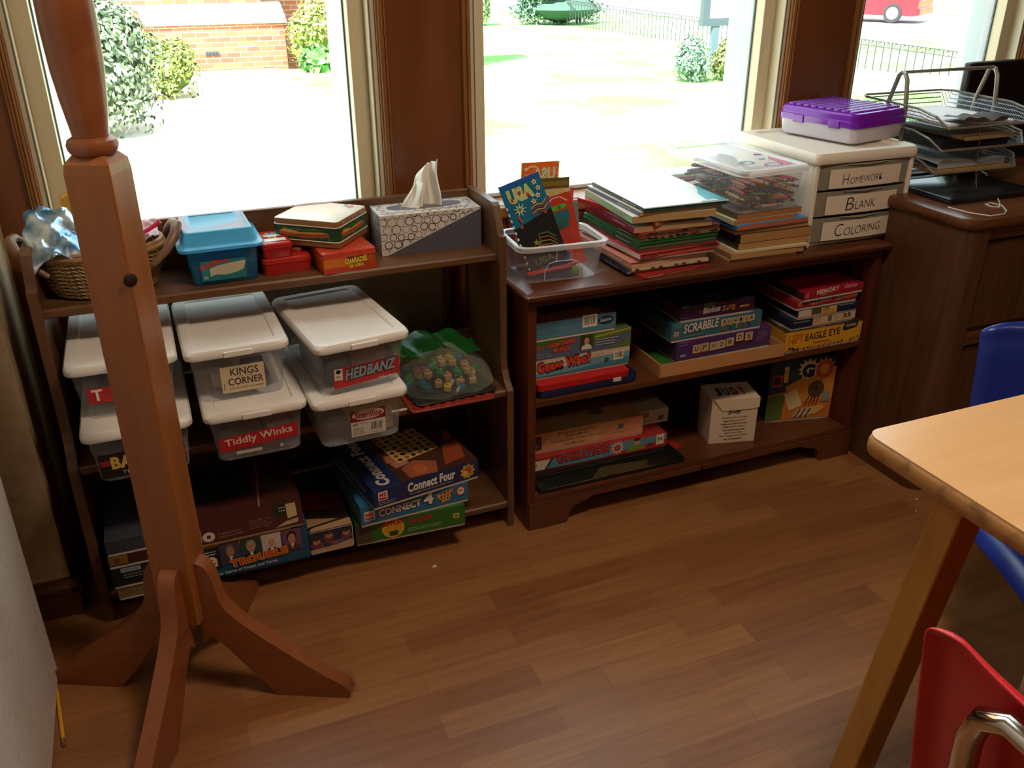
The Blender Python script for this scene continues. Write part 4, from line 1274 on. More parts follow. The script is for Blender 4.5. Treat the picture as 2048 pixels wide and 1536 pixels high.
def f_150(p):
    p.rect(0, 0, p.w, p.h, 'd6bb92'); p.rect(.006, .004, .038, .021, 'cfc4ae'); p.rect(.044, .003, .078, .023, '5c4c38'); p.rect(.082, .0, .128, p.h, 'd8aa50'); p.text('150', .084, .012, .020, .010, '3a2c1c', .03)
    p.lines(.084, .008, .04, 2, .005, .0014, '7a5a30'); p.rect(.130, 0, p.w, p.h, '1c2742'); p.text('Ravensburger', .138, .015, .050, .006, 'a8a8b4', .01, .1)
gamebox('tan jigsaw box marked 150 with a navy end, under the red picture pair games', (1.588, 1.818, ZB + .0904), 0, .205, .20, .027, '2a2c3a', f_150, group=gm)
def f_mem(disney):
    def f(p):
        p.rect(.008, .007, .018, .018, 'c8b49c'); p.rect(.010, .009, .016, .016, '8a2420')
        p.text('MEMORY', .044, .009, .080, .014, 'dfc0a2' if disney else '3a1c20', .04, 0, 2, None if disney else 'dfc0a2', .08)
        if disney:
            p.text('Disney', .142, .010, .046, .015, 'dfb09a', .015, .2, 2); p.lines(.062, .006, .03, 1, .004, .0016, 'dfb09a')
        else:
            p.poly([(.126, .004), (p.w, .010), (p.w, p.h), (.140, p.h)], 'b8563c'); p.ell(.150, .014, .013, .009, '8a5a6a', 14); p.lines(.052, .005, .04, 1, .004, .0016, 'd8b090')
    return f
gamebox('red picture pair game box with dark lettering, second from the top of the right stack', (1.580, 1.820, ZB + .1176), 1, .210, .20, .026, '9c2426', f_mem(False), group=gm)
gamebox('crimson picture pair game box, topmost of the right stack', (1.592, 1.812, ZB + .1438), 2, .212, .20, .027, '9e1c30', f_mem(True), left=lambda p: p.rect(0, 0, p.w, p.h, '3a2420'), group=gm)

# ------------------------------------------------------------------ low bookcase, bottom shelf
ZC = .0953
gb = 'dark flat game boxes at the bottom of the low bookcase'
def edgewear(p):
    p.rect(.02, p.h - .0016, p.w * .45, p.h, '8a7a5a'); p.rect(p.w * .5, p.h - .0016, p.w * .8, p.h, '8a7a5a', False)
gamebox('flat black game box with worn edges, lowest in the low bookcase', (.815, 1.808, ZC), 0, .44, .30, .014, '14160f', edgewear, lambda p: (p.rect(0, 0, p.w, p.h, '12140f'), p.poly([(.15, .0), (.32, .0), (.34, .03), (.20, .045)], '4a3c22')), base_col='14140f', group=gb)
gamebox('dark flat box lying between the worn black box and the surgery game', (.802, 1.862, ZC + .0142), 0, .42, .27, .014, '201a1a', lambda p: p.rect(.0, 0, p.w, .0015, '6a5a4c'), base_col='1a1616', group=gb)
def f_op(p):
    p.rect(0, 0, p.w, p.h, '5f8a9c')
    p.poly([(0, 0), (.052, 0), (.075, p.h), (0, p.h)], 'd6cbb4'); p.poly([(.052, 0), (.058, 0), (.082, p.h), (.075, p.h)], '1c2a44')
    p.ell(.018, .016, .012, .012, 'b8922e', 14); p.text('2', .014, .011, .008, .010, '2a2018', .03); p.rect(0, p.h - .008, .1, p.h, 'a02824')
    p.text('OPERATION', .090, .010, .152, .026, 'b03a34', .06, 0, 2, '34202c', .06)
    p.poly([(.22, 0), (p.w, 0), (p.w, .022), (.30, .012)], 'b02a26')
    p.star(.268, .022, .024, .012, 12, 'd8cdb4'); p.star(.268, .022, .013, .009, 9, 'b83a2c')
    p.poly([(.296, .002), (.352, .004), (.356, .012), (.330, .022), (.306, .022)], '7a8a3c'); p.ell(.328, .030, .010, .011, 'c8946c', 14); p.ell(.328, .038, .010, .006, '4a2c1c', 12)
    p.rect(.388, .008, .412, .040, 'd8ccb4'); p.text('7+', .392, .018, .016, .012, '1c1818', .04); p.rect(.362, .010, .376, .018, '34486a')
gamebox('red and blue surgery game box under the pink jigsaw box', (.803, 1.872, ZC + .0284), -1.5, .422, .25, .044, 'a02a26', f_op, base_col='8a2420')
def f_br(p):
    p.rect(0, 0, p.w, p.h, 'd8936f'); p.poly([(.04, .0), (.21, .0), (.26, p.h), (.08, p.h)], 'd9a878')
    p.rect(.020, .006, .048, .046, '2a2220'); p.ell(.034, .018, .008, .007, '8a4a34', 10); p.ell(.030, .030, .005, .005, '6a6258', 8); p.ell(.040, .034, .004, .005, '7a5a4a', 8, 0, False)
    p.text('Briars and Butterflies', .092, .042, .116, .009, '8a3a34', .01, .3)
    p.text('By Jane Maday', .118, .030, .068, .008, '8a3a34', .01, .3)
    p.text('300 piece Jigsaw Puzzle  18" x 24"', .072, .018, .156, .008, '8a3a34', .01, .3)
    p.text('Ron Maclean', .112, .006, .062, .008, '8a3a34', .01, .3)
    p.star(.282, .034, .018, .012, 10, 'd8a83c'); p.poly([(.272, .024), (.290, .026), (.294, .040), (.276, .040)], '4c6a78'); p.rect(.26, .014, .31, .017, 'c88a3c')
def t_br(p):
    p.rect(0, 0, p.w, p.h, 'c08a60'); p.poly([(.08, 0), (.28, 0), (.30, p.h), (.12, p.h)], 'c2986a')
    R = random.Random(6)
    for i in range(16): p.text(R.choice('sceo'), .03 + i * .016, .03 + (i * 7 % 5) * .012, .010, .010, '8a5a44', .0, .3, R.uniform(-40, 40))
    p.poly([(.212, .05), (.25, .045), (.255, .075), (.22, .08)], '5c5048')
gamebox('pink and peach jigsaw puzzle box on the surgery game box', (.806, 1.892, ZC + .0726), -1.5, .352, .13, .060, 'c98668', f_br, t_br, name='jigsaw_box', cat='jigsaw puzzle')
gamebox('cream box with a small barcode, sticking out behind the pink jigsaw box', (1.166, 1.925, ZC + .0726), -2, .098, .14, .044, 'b8a888', lambda p: (p.barcode(.010, .012, .030, .024, 'c8b898'), p.rect(.066, .004, .082, .018, '3c5a34')), name='carton', cat='box')
m = MB(); m.prism([(0, 0), (.075, .012), (.058, .05), (0, .06)], 0, .003, 'z')
tag(m.build('red_card', flat('a02a26', .4), None, bevel=.0006, loc=(1.226, 1.872, ZC + .0001)), 'small red card flap beside the surgery game box', 'card')
# Judy clock box
t = thing('clock_carton', 'white flip top clock carton with printed text standing alone', 'carton', (1.372, 1.868, ZC), -14)
JW, JD, JH = .139, .10, .143
m = MB(); m.box(0, 0, 0, JW, JD, JH - .002); m.build('carton', flat('d8c2a6', .6), t, bevel=.0012)
m = MB(); m.prism([(-.0015, JH + .001), (-.0015, JH - .001), (JW + .0015, JH - .001), (JW + .0015, JH + .001)], -.002, JD, 'y')
m.prism([(.004, JH), (.032, JH - .036), (JW - .014, JH - .034), (JW + .002, JH - .030), (JW + .002, JH)], -.0032, -.0008, 'y')
m.build('flap', flat('dcc6aa', .6), t)
p = Pr(JW, JH)
p.text('Judy', .050, .092, .040, .014, '1c1a26', .05, .1, 2)
for i, s in enumerate(('Contains 2 plastic clocks', 'Each clock is 4" x 4"', 'Clocks are made of durable', 'bright yellow plastic', 'Hour and minute hands', 'move independently', 'Watch the gears move through', 'the clock window!')):
    wd = .0031 * len(s); p.text(s, JW * .52 - wd / 2, .079 - i * .0098, wd, .0058, '3a2c28', .01, 0, 1.5)
p.build('front_print', t, (0, 0, 0), (1, 0, 0), (0, 0, 1), .6)
p = Pr(JW, JD)
for i, (ch, c) in enumerate((('J', '2a2a30'), ('U', '3c6a34'), ('D', 'b03a30'), ('Y', 'c03a2c'))): p.text(ch, .022 + i * .024, .020, .018, .050, c, .06)
p.build('top_print', t, (0, 0, JH + .001), (1, 0, 0), (0, 1, 0), .6)
# bingo box, upright
def f_bi(p):
    w, h = p.w, p.h
    p.rect(0, 0, w, h, '16384a'); p.poly([(.0, .085), (w, .12), (w, 0), (.0, 0)], 'c8742c'); p.poly([(.05, .11), (.13, .15), (w, .17), (w, .06), (.08, .06)], 'd08a3c')
    for q, c in ((.118, 'd8c47a'), (.168, 'd8a03c')):
        p.star(q, .165, .036, .024, 12, c)
    p.rect(.010, .112, .040, .150, 'b83a58'); p.text('B', .014, .118, .022, .028, '201820', .06)
    p.poly([(.044, .124), (.058, .126), (.056, .164), (.042, .160)], 'cfae4a'); p.ell(.049, .170, .008, .008, 'cfae4a', 12)
    p.text('N', .064, .130, .026, .034, '2c5a34', .06)
    p.text('G', .098, .138, .040, .044, '1c2238', .07, 0, 0, 'e0d4b8', .06)
    p.ring(.168, .162, .027, .030, .013, 'c8502c'); 
    p.poly([(0, .0), (.050, .004), (.054, .088), (.0, .080)], '5a6a2c'); p.lines(.006, .064, .036, 5, .012, .002, '3c4a20')
    p.poly([(.050, .088), (.088, .104), (.112, .046), (.072, .030)], 'd8ba8c'); p.ell(.078, .052, .002, .002, '6a4a34', 6)
    p.ell(.150, .098, .026, .028, '2a2018', 20)
    for i in range(5): p.ring(.150, .098, .024 - i * .004, .026 - i * .004, .0012, '8a6a3c', 16)
    for i in range(4): p.stroke([(.120 + i * .012, .046), (.132 + i * .010, .076)], .003, '2c1c14', i == 0)
    p.rect(.172, .054, .196, .086, '8a8a78'); p.poly([(.09, .01), (.16, .014), (.185, .034), (.176, .044), (.10, .034)], 'd8a860')
    for i in range(7): p.poly([(.084 + i * .008, .006), (.088 + i * .008, .006), (.104 + i * .008, .034), (.098 + i * .008, .034)], '3a3c44' if i % 2 else 'b8b4a8', i == 0)
t = gamebox('upright colourful bingo game box leaning in the right corner of the low bookcase', (1.602, 1.914, ZC), -13, .206, .038, .210, '17303e', f_bi)

# ------------------------------------------------------------------ top of the low bookcase
ZP = .6652
# clear bin of stencils
SB = (.765, 1.838, ZP)
t = thing('plastic_bin', 'clear open plastic bin holding upright craft stencils', 'plastic bin', SB, -4)
W, D, H = .235, .172, .096
m = MB()
m.loft([rr(.032, .022, W - .032, D - .022, .02, 0), rr(.026, .016, W - .026, D - .016, .022, .004), rr(.022, .013, W - .022, D - .013, .024, .02), rr(.010, .005, W - .010, D - .005, .026, .084)], cap1=False); m.build('bin_body', M['bin_clear'], t)
m = MB()
m.loft([rr(.010, .005, W - .010, D - .005, .026, .082), rr(.002, -.001, W - .002, D + .001, .028, .083), rr(0, -.003, W, D + .003, .028, .094), rr(.003, 0, W - .003, D, .027, .096), rr(.012, .008, W - .012, D - .008, .024, .095), rr(.014, .010, W - .014, D - .010, .024, .084)], cap0=False, cap1=False); m.build('rim', M['bin_rim'], t)
m = MB()
def fy(z): return .013 - (z - .02) * .125 - .001
arch = [(.070, .008), (.071, .035), (.080, .050), (.095, .054), (.140, .054), (.152, .048), (.158, .034), (.160, .010)]
m.tube([(u, fy(v), v) for u, v in arch], .0012, 5)
for u in (.098, .134): m.tube([(u, fy(v), v) for v in (.054, .082)], .001, 5)
m.build('moulded_ridge', M['bin_rim'], t)
def stencil(label, loc, rot, w, h, c, paint, th=.0012, cat='stencil', name='stencil'):
    o = thing(name, label, cat, loc)
    o.rotation_euler = tuple(math.radians(a) for a in rot)
    m = MB(); m.box(0, 0, 0, w, th, h); m.build('sheet', c, o)
    p = Pr(w, h); paint(p); p.build('cutouts', o, (0, 0, 0), (1, 0, 0), (0, 0, 1), .4)
    return o
LIME, CRE = 'b8c86a', 'e6e2c0'
def st_usa(p):
    w, h = p.w, p.h
    p.poly([(0, 0), (w, 0), (w, h * .58), (.0, h * .50)], '16181a')
    p.rect(0, h - .010, w, h, '1f56a8')
    p.text('USA', .014, h - .048, w * .60, .032, LIME, .05, 0, 0, 'dfe8e0', .03)
    for u, v in ((.020, h - .040), (.042, h - .030), (.060, h - .040)): p.ell(u, v, .004, .005, 'a83a2c', 7)
    for u, v in ((w - .018, h - .018), (w - .014, h - .034), (w - .020, h - .050), (w - .034, h - .060)): p.star(u, v, .008, .0035, 5, CRE, .3); p.ell(u, v, .0026, .0026, 'b8502c', 7)
    p.star(.030, h - .066, .018, .005, 9, CRE); p.ell(.030, h - .066, .005, .005, '5a8a3c', 8)
    for i in range(4): p.stroke([(.055, h - .074 - i * .006), (.070, h - .068 - i * .006), (.085, h - .072 - i * .006), (.098, h - .062 - i * .006)], .0028, '8c3a34' if i % 2 else 'b89a6a', True)
    p.stroke([(.020, h - .080), (.026, h - .096)], .005, 'b84a34')
    for u, v in ((.02, h - .105), (.085, h - .092)): p.star(u, v, .006, .0026, 5, 'b0482c')
    for i in range(4): p.stroke([(.036 + i * .004, .034 + i * .008), (.052, .050 + i * .009), (.074, .044 + i * .010), (.088, .030 + i * .009)], .003, ('a8632c', '7a7a34', '8c4a2c', '4c6a3c')[i])
    p.star(.040, .060, .009, .004, 5, '8a8a34'); p.text('USA', .020, .008, .05, .016, '6a6a2c', .04)
    for i in range(11): p.ell(.0015, .008 + i * .015, .0022, .004, 'e2ecec', 6, 0, i == 0)
stencil('blue craft stencil cut with USA and stars, leaning at the front of the stencil bin', (.806, 1.866, ZP + .026), (-12, -18, -6), .102, .212, flat('186c8c', .3), st_usa)
def st_or(p):
    w, h = p.w, p.h
    p.text('USA', w * .30, h - .044, w * .60, .030, CRE, .05, 0, 0, LIME, .03, flip=True)
    p.stroke([(.012, h - .018), (.022, h - .010), (.036, h - .010), (.046, h - .020)], .004, CRE); p.star(.012, h - .016, .006, .003, 5, CRE)
    p.poly([(.016, h - .040), (.009, h - .031), (.011, h - .027), (.016, h - .030), (.021, h - .027), (.023, h - .031)], LIME)
    for i in range(8): p.ell(w - .002, h - .004 - i * .012, .0028, .004, CRE, 6, 0, i == 0)
stencil('orange craft stencil with mirrored USA letters, standing tallest in the bin', (.828, 1.992, ZP + .006), (3, 1, -2), .098, .255, clear('orange_film', 'e2622c', .75, .25, 'f0a070', .2), st_or)
stencil('olive brown craft stencil between the orange and yellow stencils', (.850, 1.978, ZP + .006), (2, 1, -3), .100, .216, flat('6a5a2a', .35), lambda p: (p.rect(.004, p.h - .020, p.w - .004, p.h - .008, '8f7a34'), p.ell(.05, p.h - .034, .010, .007, 'a8382c', 12)))
stencil('pale yellow craft stencil with rabbit cutouts', (.858, 1.960, ZP + .006), (1, 1, -4), .088, .192, flat('cfc886', .35), lambda p: (p.ell(.030, p.h - .026, .007, .016, 'e6e2c8', 14), p.ell(.030, p.h - .026, .005, .013, '8c5a2c', 14), p.ell(.050, p.h - .026, .007, .016, 'e6e2c8', 14, -.3), p.ell(.050, p.h - .026, .005, .013, '8c5a2c', 14, -.3), p.ell(.062, p.h - .046, .010, .008, '8c5a2c', 14), [p.ell(p.w - .008, p.h - .006 - i * .009, .004, .004, 'e6e2c8', 7, 0, i == 0) for i in range(10)]))
stencil('pink craft stencil peeking out behind the yellow one', (.900, 1.968, ZP + .006), (1, 1, -4), .060, .190, flat('d8506a', .35), lambda p: p.ell(.03, .1, .01, .01, 'e6a0a8', 10))
stencil('plain orange red craft stencil strip next to the blue USA stencil', (.876, 1.892, ZP + .008), (-8, -17, -6), .042, .182, flat('cf4a2a', .3), lambda p: p.rect(.034, .004, .036, p.h - .004, 'dc6a44'))
t = stencil('coral see-through stencil sheet with green and blue shapes and rounded top', (.903, 1.906, ZP + .008), (-8, -13, -6), .072, .178, clear('coral_film', 'd8503c', .62, .2, 'f09078', .2), lambda p: (p.ell(.028, p.h - .030, .014, .006, '58b040', 12), p.ell(.044, p.h - .030, .012, .006, '58b040', 12, 0, False), p.rect(.010, p.h - .066, .058, p.h - .040, '2c6a70'), p.ell(.034, p.h - .074, .020, .010, '2f5e5a', 14), p.stroke([(.008, p.h - .016), (.024, p.h - .006), (.044, p.h - .006), (.060, p.h - .020)], .003, 'e0b0c0')))
stencil('plain grey craft stencil at the right of the bin', (.940, 1.942, ZP + .008), (-4, -3, -5), .038, .152, flat('7c8480', .4), lambda p: p.rect(.0, .05, .004, .08, '8aa83c'))
stencil('indigo stencil sheet lying low inside the bin with tan shapes', (.800, 1.868, ZP + .010), (-8, 4, -3), .115, .060, flat('38406a', .4), lambda p: (p.poly([(.006, .008), (.020, .004), (.016, .040), (.006, .044)], 'b08a5a'), p.poly([(.034, .014), (.048, .014), (.040, .044), (.028, .042)], 'b89a6a'), p.lines(.062, .034, .04, 3, .007, .002, '7a80a4')))
m = MB(); m.tube([(.800, 1.8635, ZP + .022), (.900, 1.862, ZP + .030), (.925, 1.866, ZP + .034)], .0055, 8)
tag(m.build('craft_stick', flat('c4282c', .35)), 'red plastic stick lying along the bottom of the stencil bin', 'stick')
m = MB(); m.loft([rr(.905, 1.868, .945, 1.905, .01, ZP + .006), rr(.905, 1.868, .945, 1.905, .01, ZP + .016)]); tag(m.build('stencil_disc', flat('5f9a34', .35)), 'small green stencil in the right bottom corner of the bin', 'stencil')

# stack of picture books
GB = 'picture books stacked in the middle of the low bookcase top'
z = ZP
STK = [  # front-left x, front y, width, thickness, yaw, cover, pages, hard, top colour, spine colour, label
 (1.068, 1.780, .205, .0065, 7, 'a02826', '8c2a2c', False, None, None, 'thin red magazine at the very bottom, its lettered front edge sticking out'),
 (1.040, 1.812, .222, .0075, 1, '1c2040', '8a8272', False, None, '1c2458', 'navy spined thin book second from the bottom'),
 (1.050, 1.806, .218, .0085, 0, 'b8a888', 'c8b48c', False, None, None, 'tan and brown patterned thin book third from the bottom'),
 (1.046, 1.806, .226, .0140, 2, 'c47c6a', 'c4a88a', True, None, 'd09484', 'salmon spined cream paged book fourth from the bottom'),
 (1.066, 1.808, .215, .0060, -1, '7a2026', 'a08a70', False, None, None, 'thin dark red book above the salmon spined one'),
 (1.068, 1.800, .240, .0130, 4, 'c04642', 'a84a40', True, None, 'd8ccc8', 'coral red book with dotted lettering on its front edge'),
 (1.068, 1.812, .225, .0075, 0, '8a1c24', '6a3a2c', False, None, '8c1c2e', 'dark red and black book under the green ones'),
 (1.070, 1.814, .226, .0120, 1, '1f5a34', '5a6a48', True, None, '1c5c3c', 'deep green book with a lettered spine'),
 (1.074, 1.816, .226, .0075, 1, '1f6a28', '4c6440', True, None, '1f7a2c', 'bright green thin book upper of the two green ones'),
 (1.076, 1.818, .226, .0085, 0, '4a3a28', '8a6a48', False, None, '5a4a34', 'brown mottled book over the green ones'),
 (1.078, 1.820, .226, .0085, 1, 'a8302c', '6a4430', False, None, None, 'red edged mottled book in the upper middle'),
 (1.062, 1.830, .215, .0150, -3, '8c2048', 'b89468', False, 'd8d0c4', 'a02458', 'maroon pink spined book jutting out to the left'),
 (1.115, 1.818, .205, .0120, 14, 'b8302a', 'b07a4a', False, 'a82c26', None, 'red covered workbook turned askew near the top'),
 (1.052, 1.822, .226, .0170, -4, 'a8d0a8', 'b8945c', False, 'd8d4c8', 'a4d4a8', 'mint green spined thick book third from the top'),
 (1.070, 1.818, .228, .0100, -1, '343a58', 'b89a68', False, 'c8c0b0', '5c6484', 'navy and grey spined book second from the top'),
 (1.078, 1.812, .232, .0095, -2, '12433e', '2a5a50', True, 'dfe6e4', '174a44', 'teal edged hardback with a white cover on top'),
]
for i, (x, y, wd, th, yw, cov, pg, hard, top, spn, lb) in enumerate(STK):
    def sp(p, c=spn, i=i):
        p.rect(.0, .0006, p.w, p.h - .0006, c)
        R = random.Random(i + 40)
        if p.h > .009: p.text(R.choice(('READERS', 'STORIES', 'ANIMALS')) if False else 'I', .02, p.h * .3, .001, p.h * .4, c)
        p.lines(.18, p.h * .35, .08, 1, .01, p.h * .28, 'c8c0b0' if i != 3 else 'e8d0c4')
    fr = None
    if i == 0: fr = lambda p: (p.text('MAGNET', .012, .0012, .05, .004, 'd8b09a', .03), p.lines(.07, .002, .10, 1, .01, .0016, 'c88a70'))
    if i == 2: fr = lambda p: [p.poly([(.01 + k * .022, .0), (.022 + k * .022, .0), (.018 + k * .022, .006), (.008 + k * .022, .005)], ('5a3a24', 'd4b888', '6a4a2c')[k % 3], k == 0) for k in range(9)]
    if i == 5: fr = lambda p: ([p.ell(.008 + k * .0055, .004, .002, .0024, '4c2c4c', 8, 0, k == 0) for k in range(8)], [p.ell(.185 + k * .006, .008, .002, .0026, '3c5a44', 8, 0, k == 0) for k in range(8)])
    if i in (9, 10): fr = lambda p, i=i: [p.ell(random.Random(k + i).uniform(.004, p.w - .004), p.h * random.Random(k * 3 + i).uniform(.25, .75), .007, p.h * .22, ('2c2018', '7a4a2c', '5a2420', '3a4428')[k % 4], 8, 0, k == 0) for k in range(24)]
    pt = None
    if i == 15: pt = lambda p: (p.rect(.002, .002, p.w - .002, p.h - .002, 'e6ece8'), p.poly([(p.w - .002, .002), (p.w - .080, .002), (p.w - .052, .022), (p.w - .040, .080), (p.w - .018, .120), (p.w - .002, .160)], '2c9cb0'), p.text('fun', p.w - .062, .006, .036, .018, 'e6f0ee', .05))
    b = book('picture book stack: ' + lb if False else lb + ', left book stack', (x, y, z), yw, wd, .292 if i else .27, th, cov, sp if spn else None, pg, hard, 'left', GB, pt, fr, 'picture_book', top)
    z += th + .0002

# paperback stack under the crayons
z = ZP
GP = 'paperbacks stacked under the crayon bin'
PBK = [(1.336, 1.818, .205, .0050, -3, 'a8855a', 'b8905c', 'thin tan paperback at the bottom'), (1.340, 1.812, .222, .0150, -2, '9c7a50', 'b48a54', 'tan paperback second from the bottom'),
       (1.352, 1.812, .220, .0065, -3, 'd8c8a8', 'd0bc98', 'pale cream edged thin paperback'), (1.362, 1.816, .218, .0165, -1, '2a3028', 'b08650', 'black spined paperback in the lower middle'),
       (1.366, 1.816, .218, .0240, -1, '262a26', 'ac7f48', 'thickest black spined paperback'), (1.352, 1.820, .226, .0130, 0, '6a4a30', 'b48850', 'brown spined paperback above the thickest one'),
       (1.350, 1.812, .222, .0110, 1, '2f7ac0', 'b8643a', 'blue covered paperback with an orange edge'), (1.346, 1.824, .190, .0120, 0, 'c8c4a0', 'b0703a', 'yellow and white spined small paperback'),
       (1.356, 1.824, .200, .0135, 1, '5a4a34', 'a87040', 'brown paperback directly under the crayon bin')]
for x, y, wd, th, yw, cov, pg, lb in PBK:
    book(lb + ', right book stack', (x, y, z), yw, wd, .26, th, cov, None, pg, False, 'left', GP, name='paperback')
    z += th + .0002

# clear bin of crayons with lid
CX, CY, CZ = 1.346, 1.800, z
t = thing('crayon_bin', 'clear lidded bin full of crayons on the paperback stack', 'plastic bin', (CX, CY, CZ), 3)
W, D, H = .216, .350, .112
m = MB(); m.loft([rr(.022, .022, W - .022, D - .022, .02, 0), rr(.018, .018, W - .018, D - .018, .022, .004), rr(.012, .012, W - .012, D - .012, .024, .060), rr(.009, .009, W - .009, D - .009, .024, .098)], cap1=False); m.build('bin_body', M['bin_clear'], t)
m = MB(); m.loft([rr(.008, .008, W - .008, D - .008, .024, .097), rr(0, 0, W, D, .026, .096), rr(0, 0, W, D, .026, .106), rr(.004, .004, W - .004, D - .004, .024, .111), rr(.018, .018, W - .018, D - .018, .018, .111), rr(.021, .021, W - .021, D - .021, .016, .108)], cap0=False, cap1=False); lid = m.build('lid_rim', M['bin_rim'], t)
m = MB(); m.loft([rr(.021, .021, W - .021, D - .021, .016, .1068), rr(.021, .021, W - .021, D - .021, .016, .108)]); m.build('lid_panel', clear('cloudy_plastic', 'f2f2f0', .22, .25, 'ffffff', .25), t)
p = Pr(W, D)
p.ring(.135, .055, .026, .018, .004, '7a4aa8'); p.ring(.085, .100, .022, .018, .006, '3f8fb8'); p.poly([(.16, .04), (.188, .045), (.186, .14), (.17, .12)], 'd88a90'); p.ell(.15, .12, .010, .007, '4a9ad0', 14); p.ell(.176, .17, .012, .008, '8a4a9a', 14)
p.build('lid_print', t, (0, 0, .1082), (1, 0, 0), (0, 1, 0), .3)
CRAY = [('red', 'b02a2c'), ('orange', 'c8642c'), ('yellow', 'cfb04a'), ('green', '3f6a3a'), ('teal', '3a7a74'), ('blue', '3a4a84'), ('violet', '5c3a6c'), ('brown', '6a4026'), ('pink', 'c0707c'), ('black', '2c2a2e'), ('tan', 'b89470'), ('grey', '8a8688')]
cp = {}
for nm, c in CRAY:
    m = MB()
    T = Matrix.Rotation(PI / 2, 4, 'Y')
    m.lathe([(.0040, -.040), (.0040, -.0345)], 8, m=1, T=T, cap1=False)
    m.lathe([(.0043, -.035), (.0043, -.030), (.0043, .028)], 8, m=0, T=T, cap0=True, cap1=True)
    for q in (-.029, .023): m.lathe([(.00445, q), (.00445, q + .003)], 8, m=2, T=T, cap0=False, cap1=False)
    m.lathe([(.0040, .027), (.0038, .030), (.0016, .040), (.0008, .041)], 8, m=1, T=T)
    pale = tuple(int(int(c[k:k + 2], 16) * .62 + (196, 176, 150)[k // 2] * .38) for k in (0, 2, 4))
    cp[nm] = m.mesh('crayon', [flat('%02x%02x%02x' % pale, .7), flat(c, .4), flat('2a2624', .6)])
R = random.Random(12)
rot3 = Matrix.Rotation(math.radians(3), 4, 'Z')
for layer in range(10):
    zz = .008 + layer * .0088
    inset = .019 - .010 * min(1, zz / .06)
    nrow = 17 if layer < 8 else (13 if layer == 8 else 8)
    for r in range(nrow):
        if R.random() < .12: continue
        nm = R.choice(CRAY)[0]
        cross = layer % 2 == 0
        u = R.uniform(.050, W - .050) if cross else (.030 + (W - .06) * (r % 9) / 8.0)
        v = (.032 + (D - .064) * r / 16.0) if cross else (.060 if r < 9 else R.uniform(.15, .28))
        if layer >= 8: v = .10 + .22 * r / nrow
        a = (0 if cross else PI / 2) + R.uniform(-.22, .22) + (PI if R.random() < .5 else 0)
        hx, hy = abs(.041 * math.cos(a)) + .006, abs(.041 * math.sin(a)) + .006
        u = min(max(u, inset + hx + .004), W - inset - hx - .004)
        v = min(max(v, inset + hy + .004), D - inset - hy - .004)
        o = bpy.data.objects.new('crayon', cp[nm])
        COL.objects.link(o)
        o.location = Vector((CX, CY, CZ)) + (rot3 @ Vector((u, v, zz + .0015 + R.uniform(-.001, .001))))
        o.rotation_euler = (0, R.uniform(-.05, .05), a + math.radians(3))
        tag(o, nm + ' wax crayon heaped in the clear lidded bin', 'crayon', 'crayons heaped in the clear bin')

# three drawer unit
DW, DD, DH = .318, .355, .248
du = thing('drawer_unit', 'cream plastic three drawer unit with hand lettered paper labels', 'drawer unit', (1.592, 1.833, ZP), -1.2)
fm = MB()
fm.box(0, .012, 0, .012, DD, DH - .026); fm.box(DW - .012, .012, 0, DW, DD, DH - .026); fm.box(.012, DD - .01, 0, DW - .012, DD, DH - .026); fm.box(.012, .012, 0, DW - .012, DD - .01, .010)
for q in (0, 1): fm.box((0, DW - .012)[q], 0, 0, (.012, DW)[q], .012, DH - .026)
fm.build('frame', M['off_white'], du, bevel=.003)
m = MB(); m.loft([rr(-.004, -.004, DW + .004, DD + .002, .012, DH - .028), rr(-.006, -.006, DW + .006, DD + .004, .014, DH - .024), rr(-.006, -.006, DW + .006, DD + .004, .014, DH - .008), rr(-.002, -.002, DW + .002, DD, .014, DH), rr(.030, .026, DW - .030, DD - .026, .014, DH), rr(.036, .032, DW - .036, DD - .032, .012, DH - .006)]); m.build('top', M['off_white'], du)
drm = flat('8f8a78', .35)
for k, (nm, tw, th2) in enumerate((('COLORING', .150, .030), ('BLANK', .096, .030), ('HOMEWORK', .134, .024))):
    z0 = .010 + k * .0698
    dr = MB()
    def fr(i, j, z0=z0): return (.014 + (DW - .028) * i, .004 - .008 * math.sin(PI * i) + .004 * (1 - j), z0 + .0015 + .066 * j)
    dr.grid(fr, 16, 4)
    dr.box(.016, .012, z0 + .002, DW - .016, DD - .02, z0 + .05)
    d = dr.build('drawer', drm, du)
    lb = Pr(.23, .050)
    lb.rect(0, .0, .23, .050, 'e4d3bd')
    t0 = nm
    big = .030
    lb.text(nm[0], .040 if k != 1 else .062, .008, .026 if k != 2 else .020, th2 + .004, '352c28', -.012, .12, 3)
    lb.text(nm[1:], .070 if k == 0 else (.092 if k == 1 else .064), .009, tw - .030, th2 * .72, '352c28', -.012, .08, 3)
    def wp(u, v, e, z0=z0): 
        i = (.044 + u - .014) / (DW - .028)
        return (.044 + u, .0022 - .008 * math.sin(PI * i) - e - .0016, z0 + .006 + v + .003 * math.sin(PI * i) * 0)
    # subdivide the paper so that it follows the bowed drawer front
    pm = MB(); pm.grid(lambda i, j, z0=z0: wp(.23 * i, .050 * j, .0002, z0), 14, 1)
    pm.build('paper_label', M['paper'] if False else flat('e4d3bd', .7), d)
    lb.items = [it for it in lb.items if it[2] != 'e4d3bd']
    lb.build('handwriting', d, (0, 0, 0), (1, 0, 0), (0, 0, 1), .6, warp=wp)
    m = MB(); m.tube([(DW * .3, -.002 - .0, z0 + .0655), (DW * .5, -.006, z0 + .063), (DW * .7, -.002, z0 + .0655)], .0025, 6); m.build('pull_lip', drm, d)

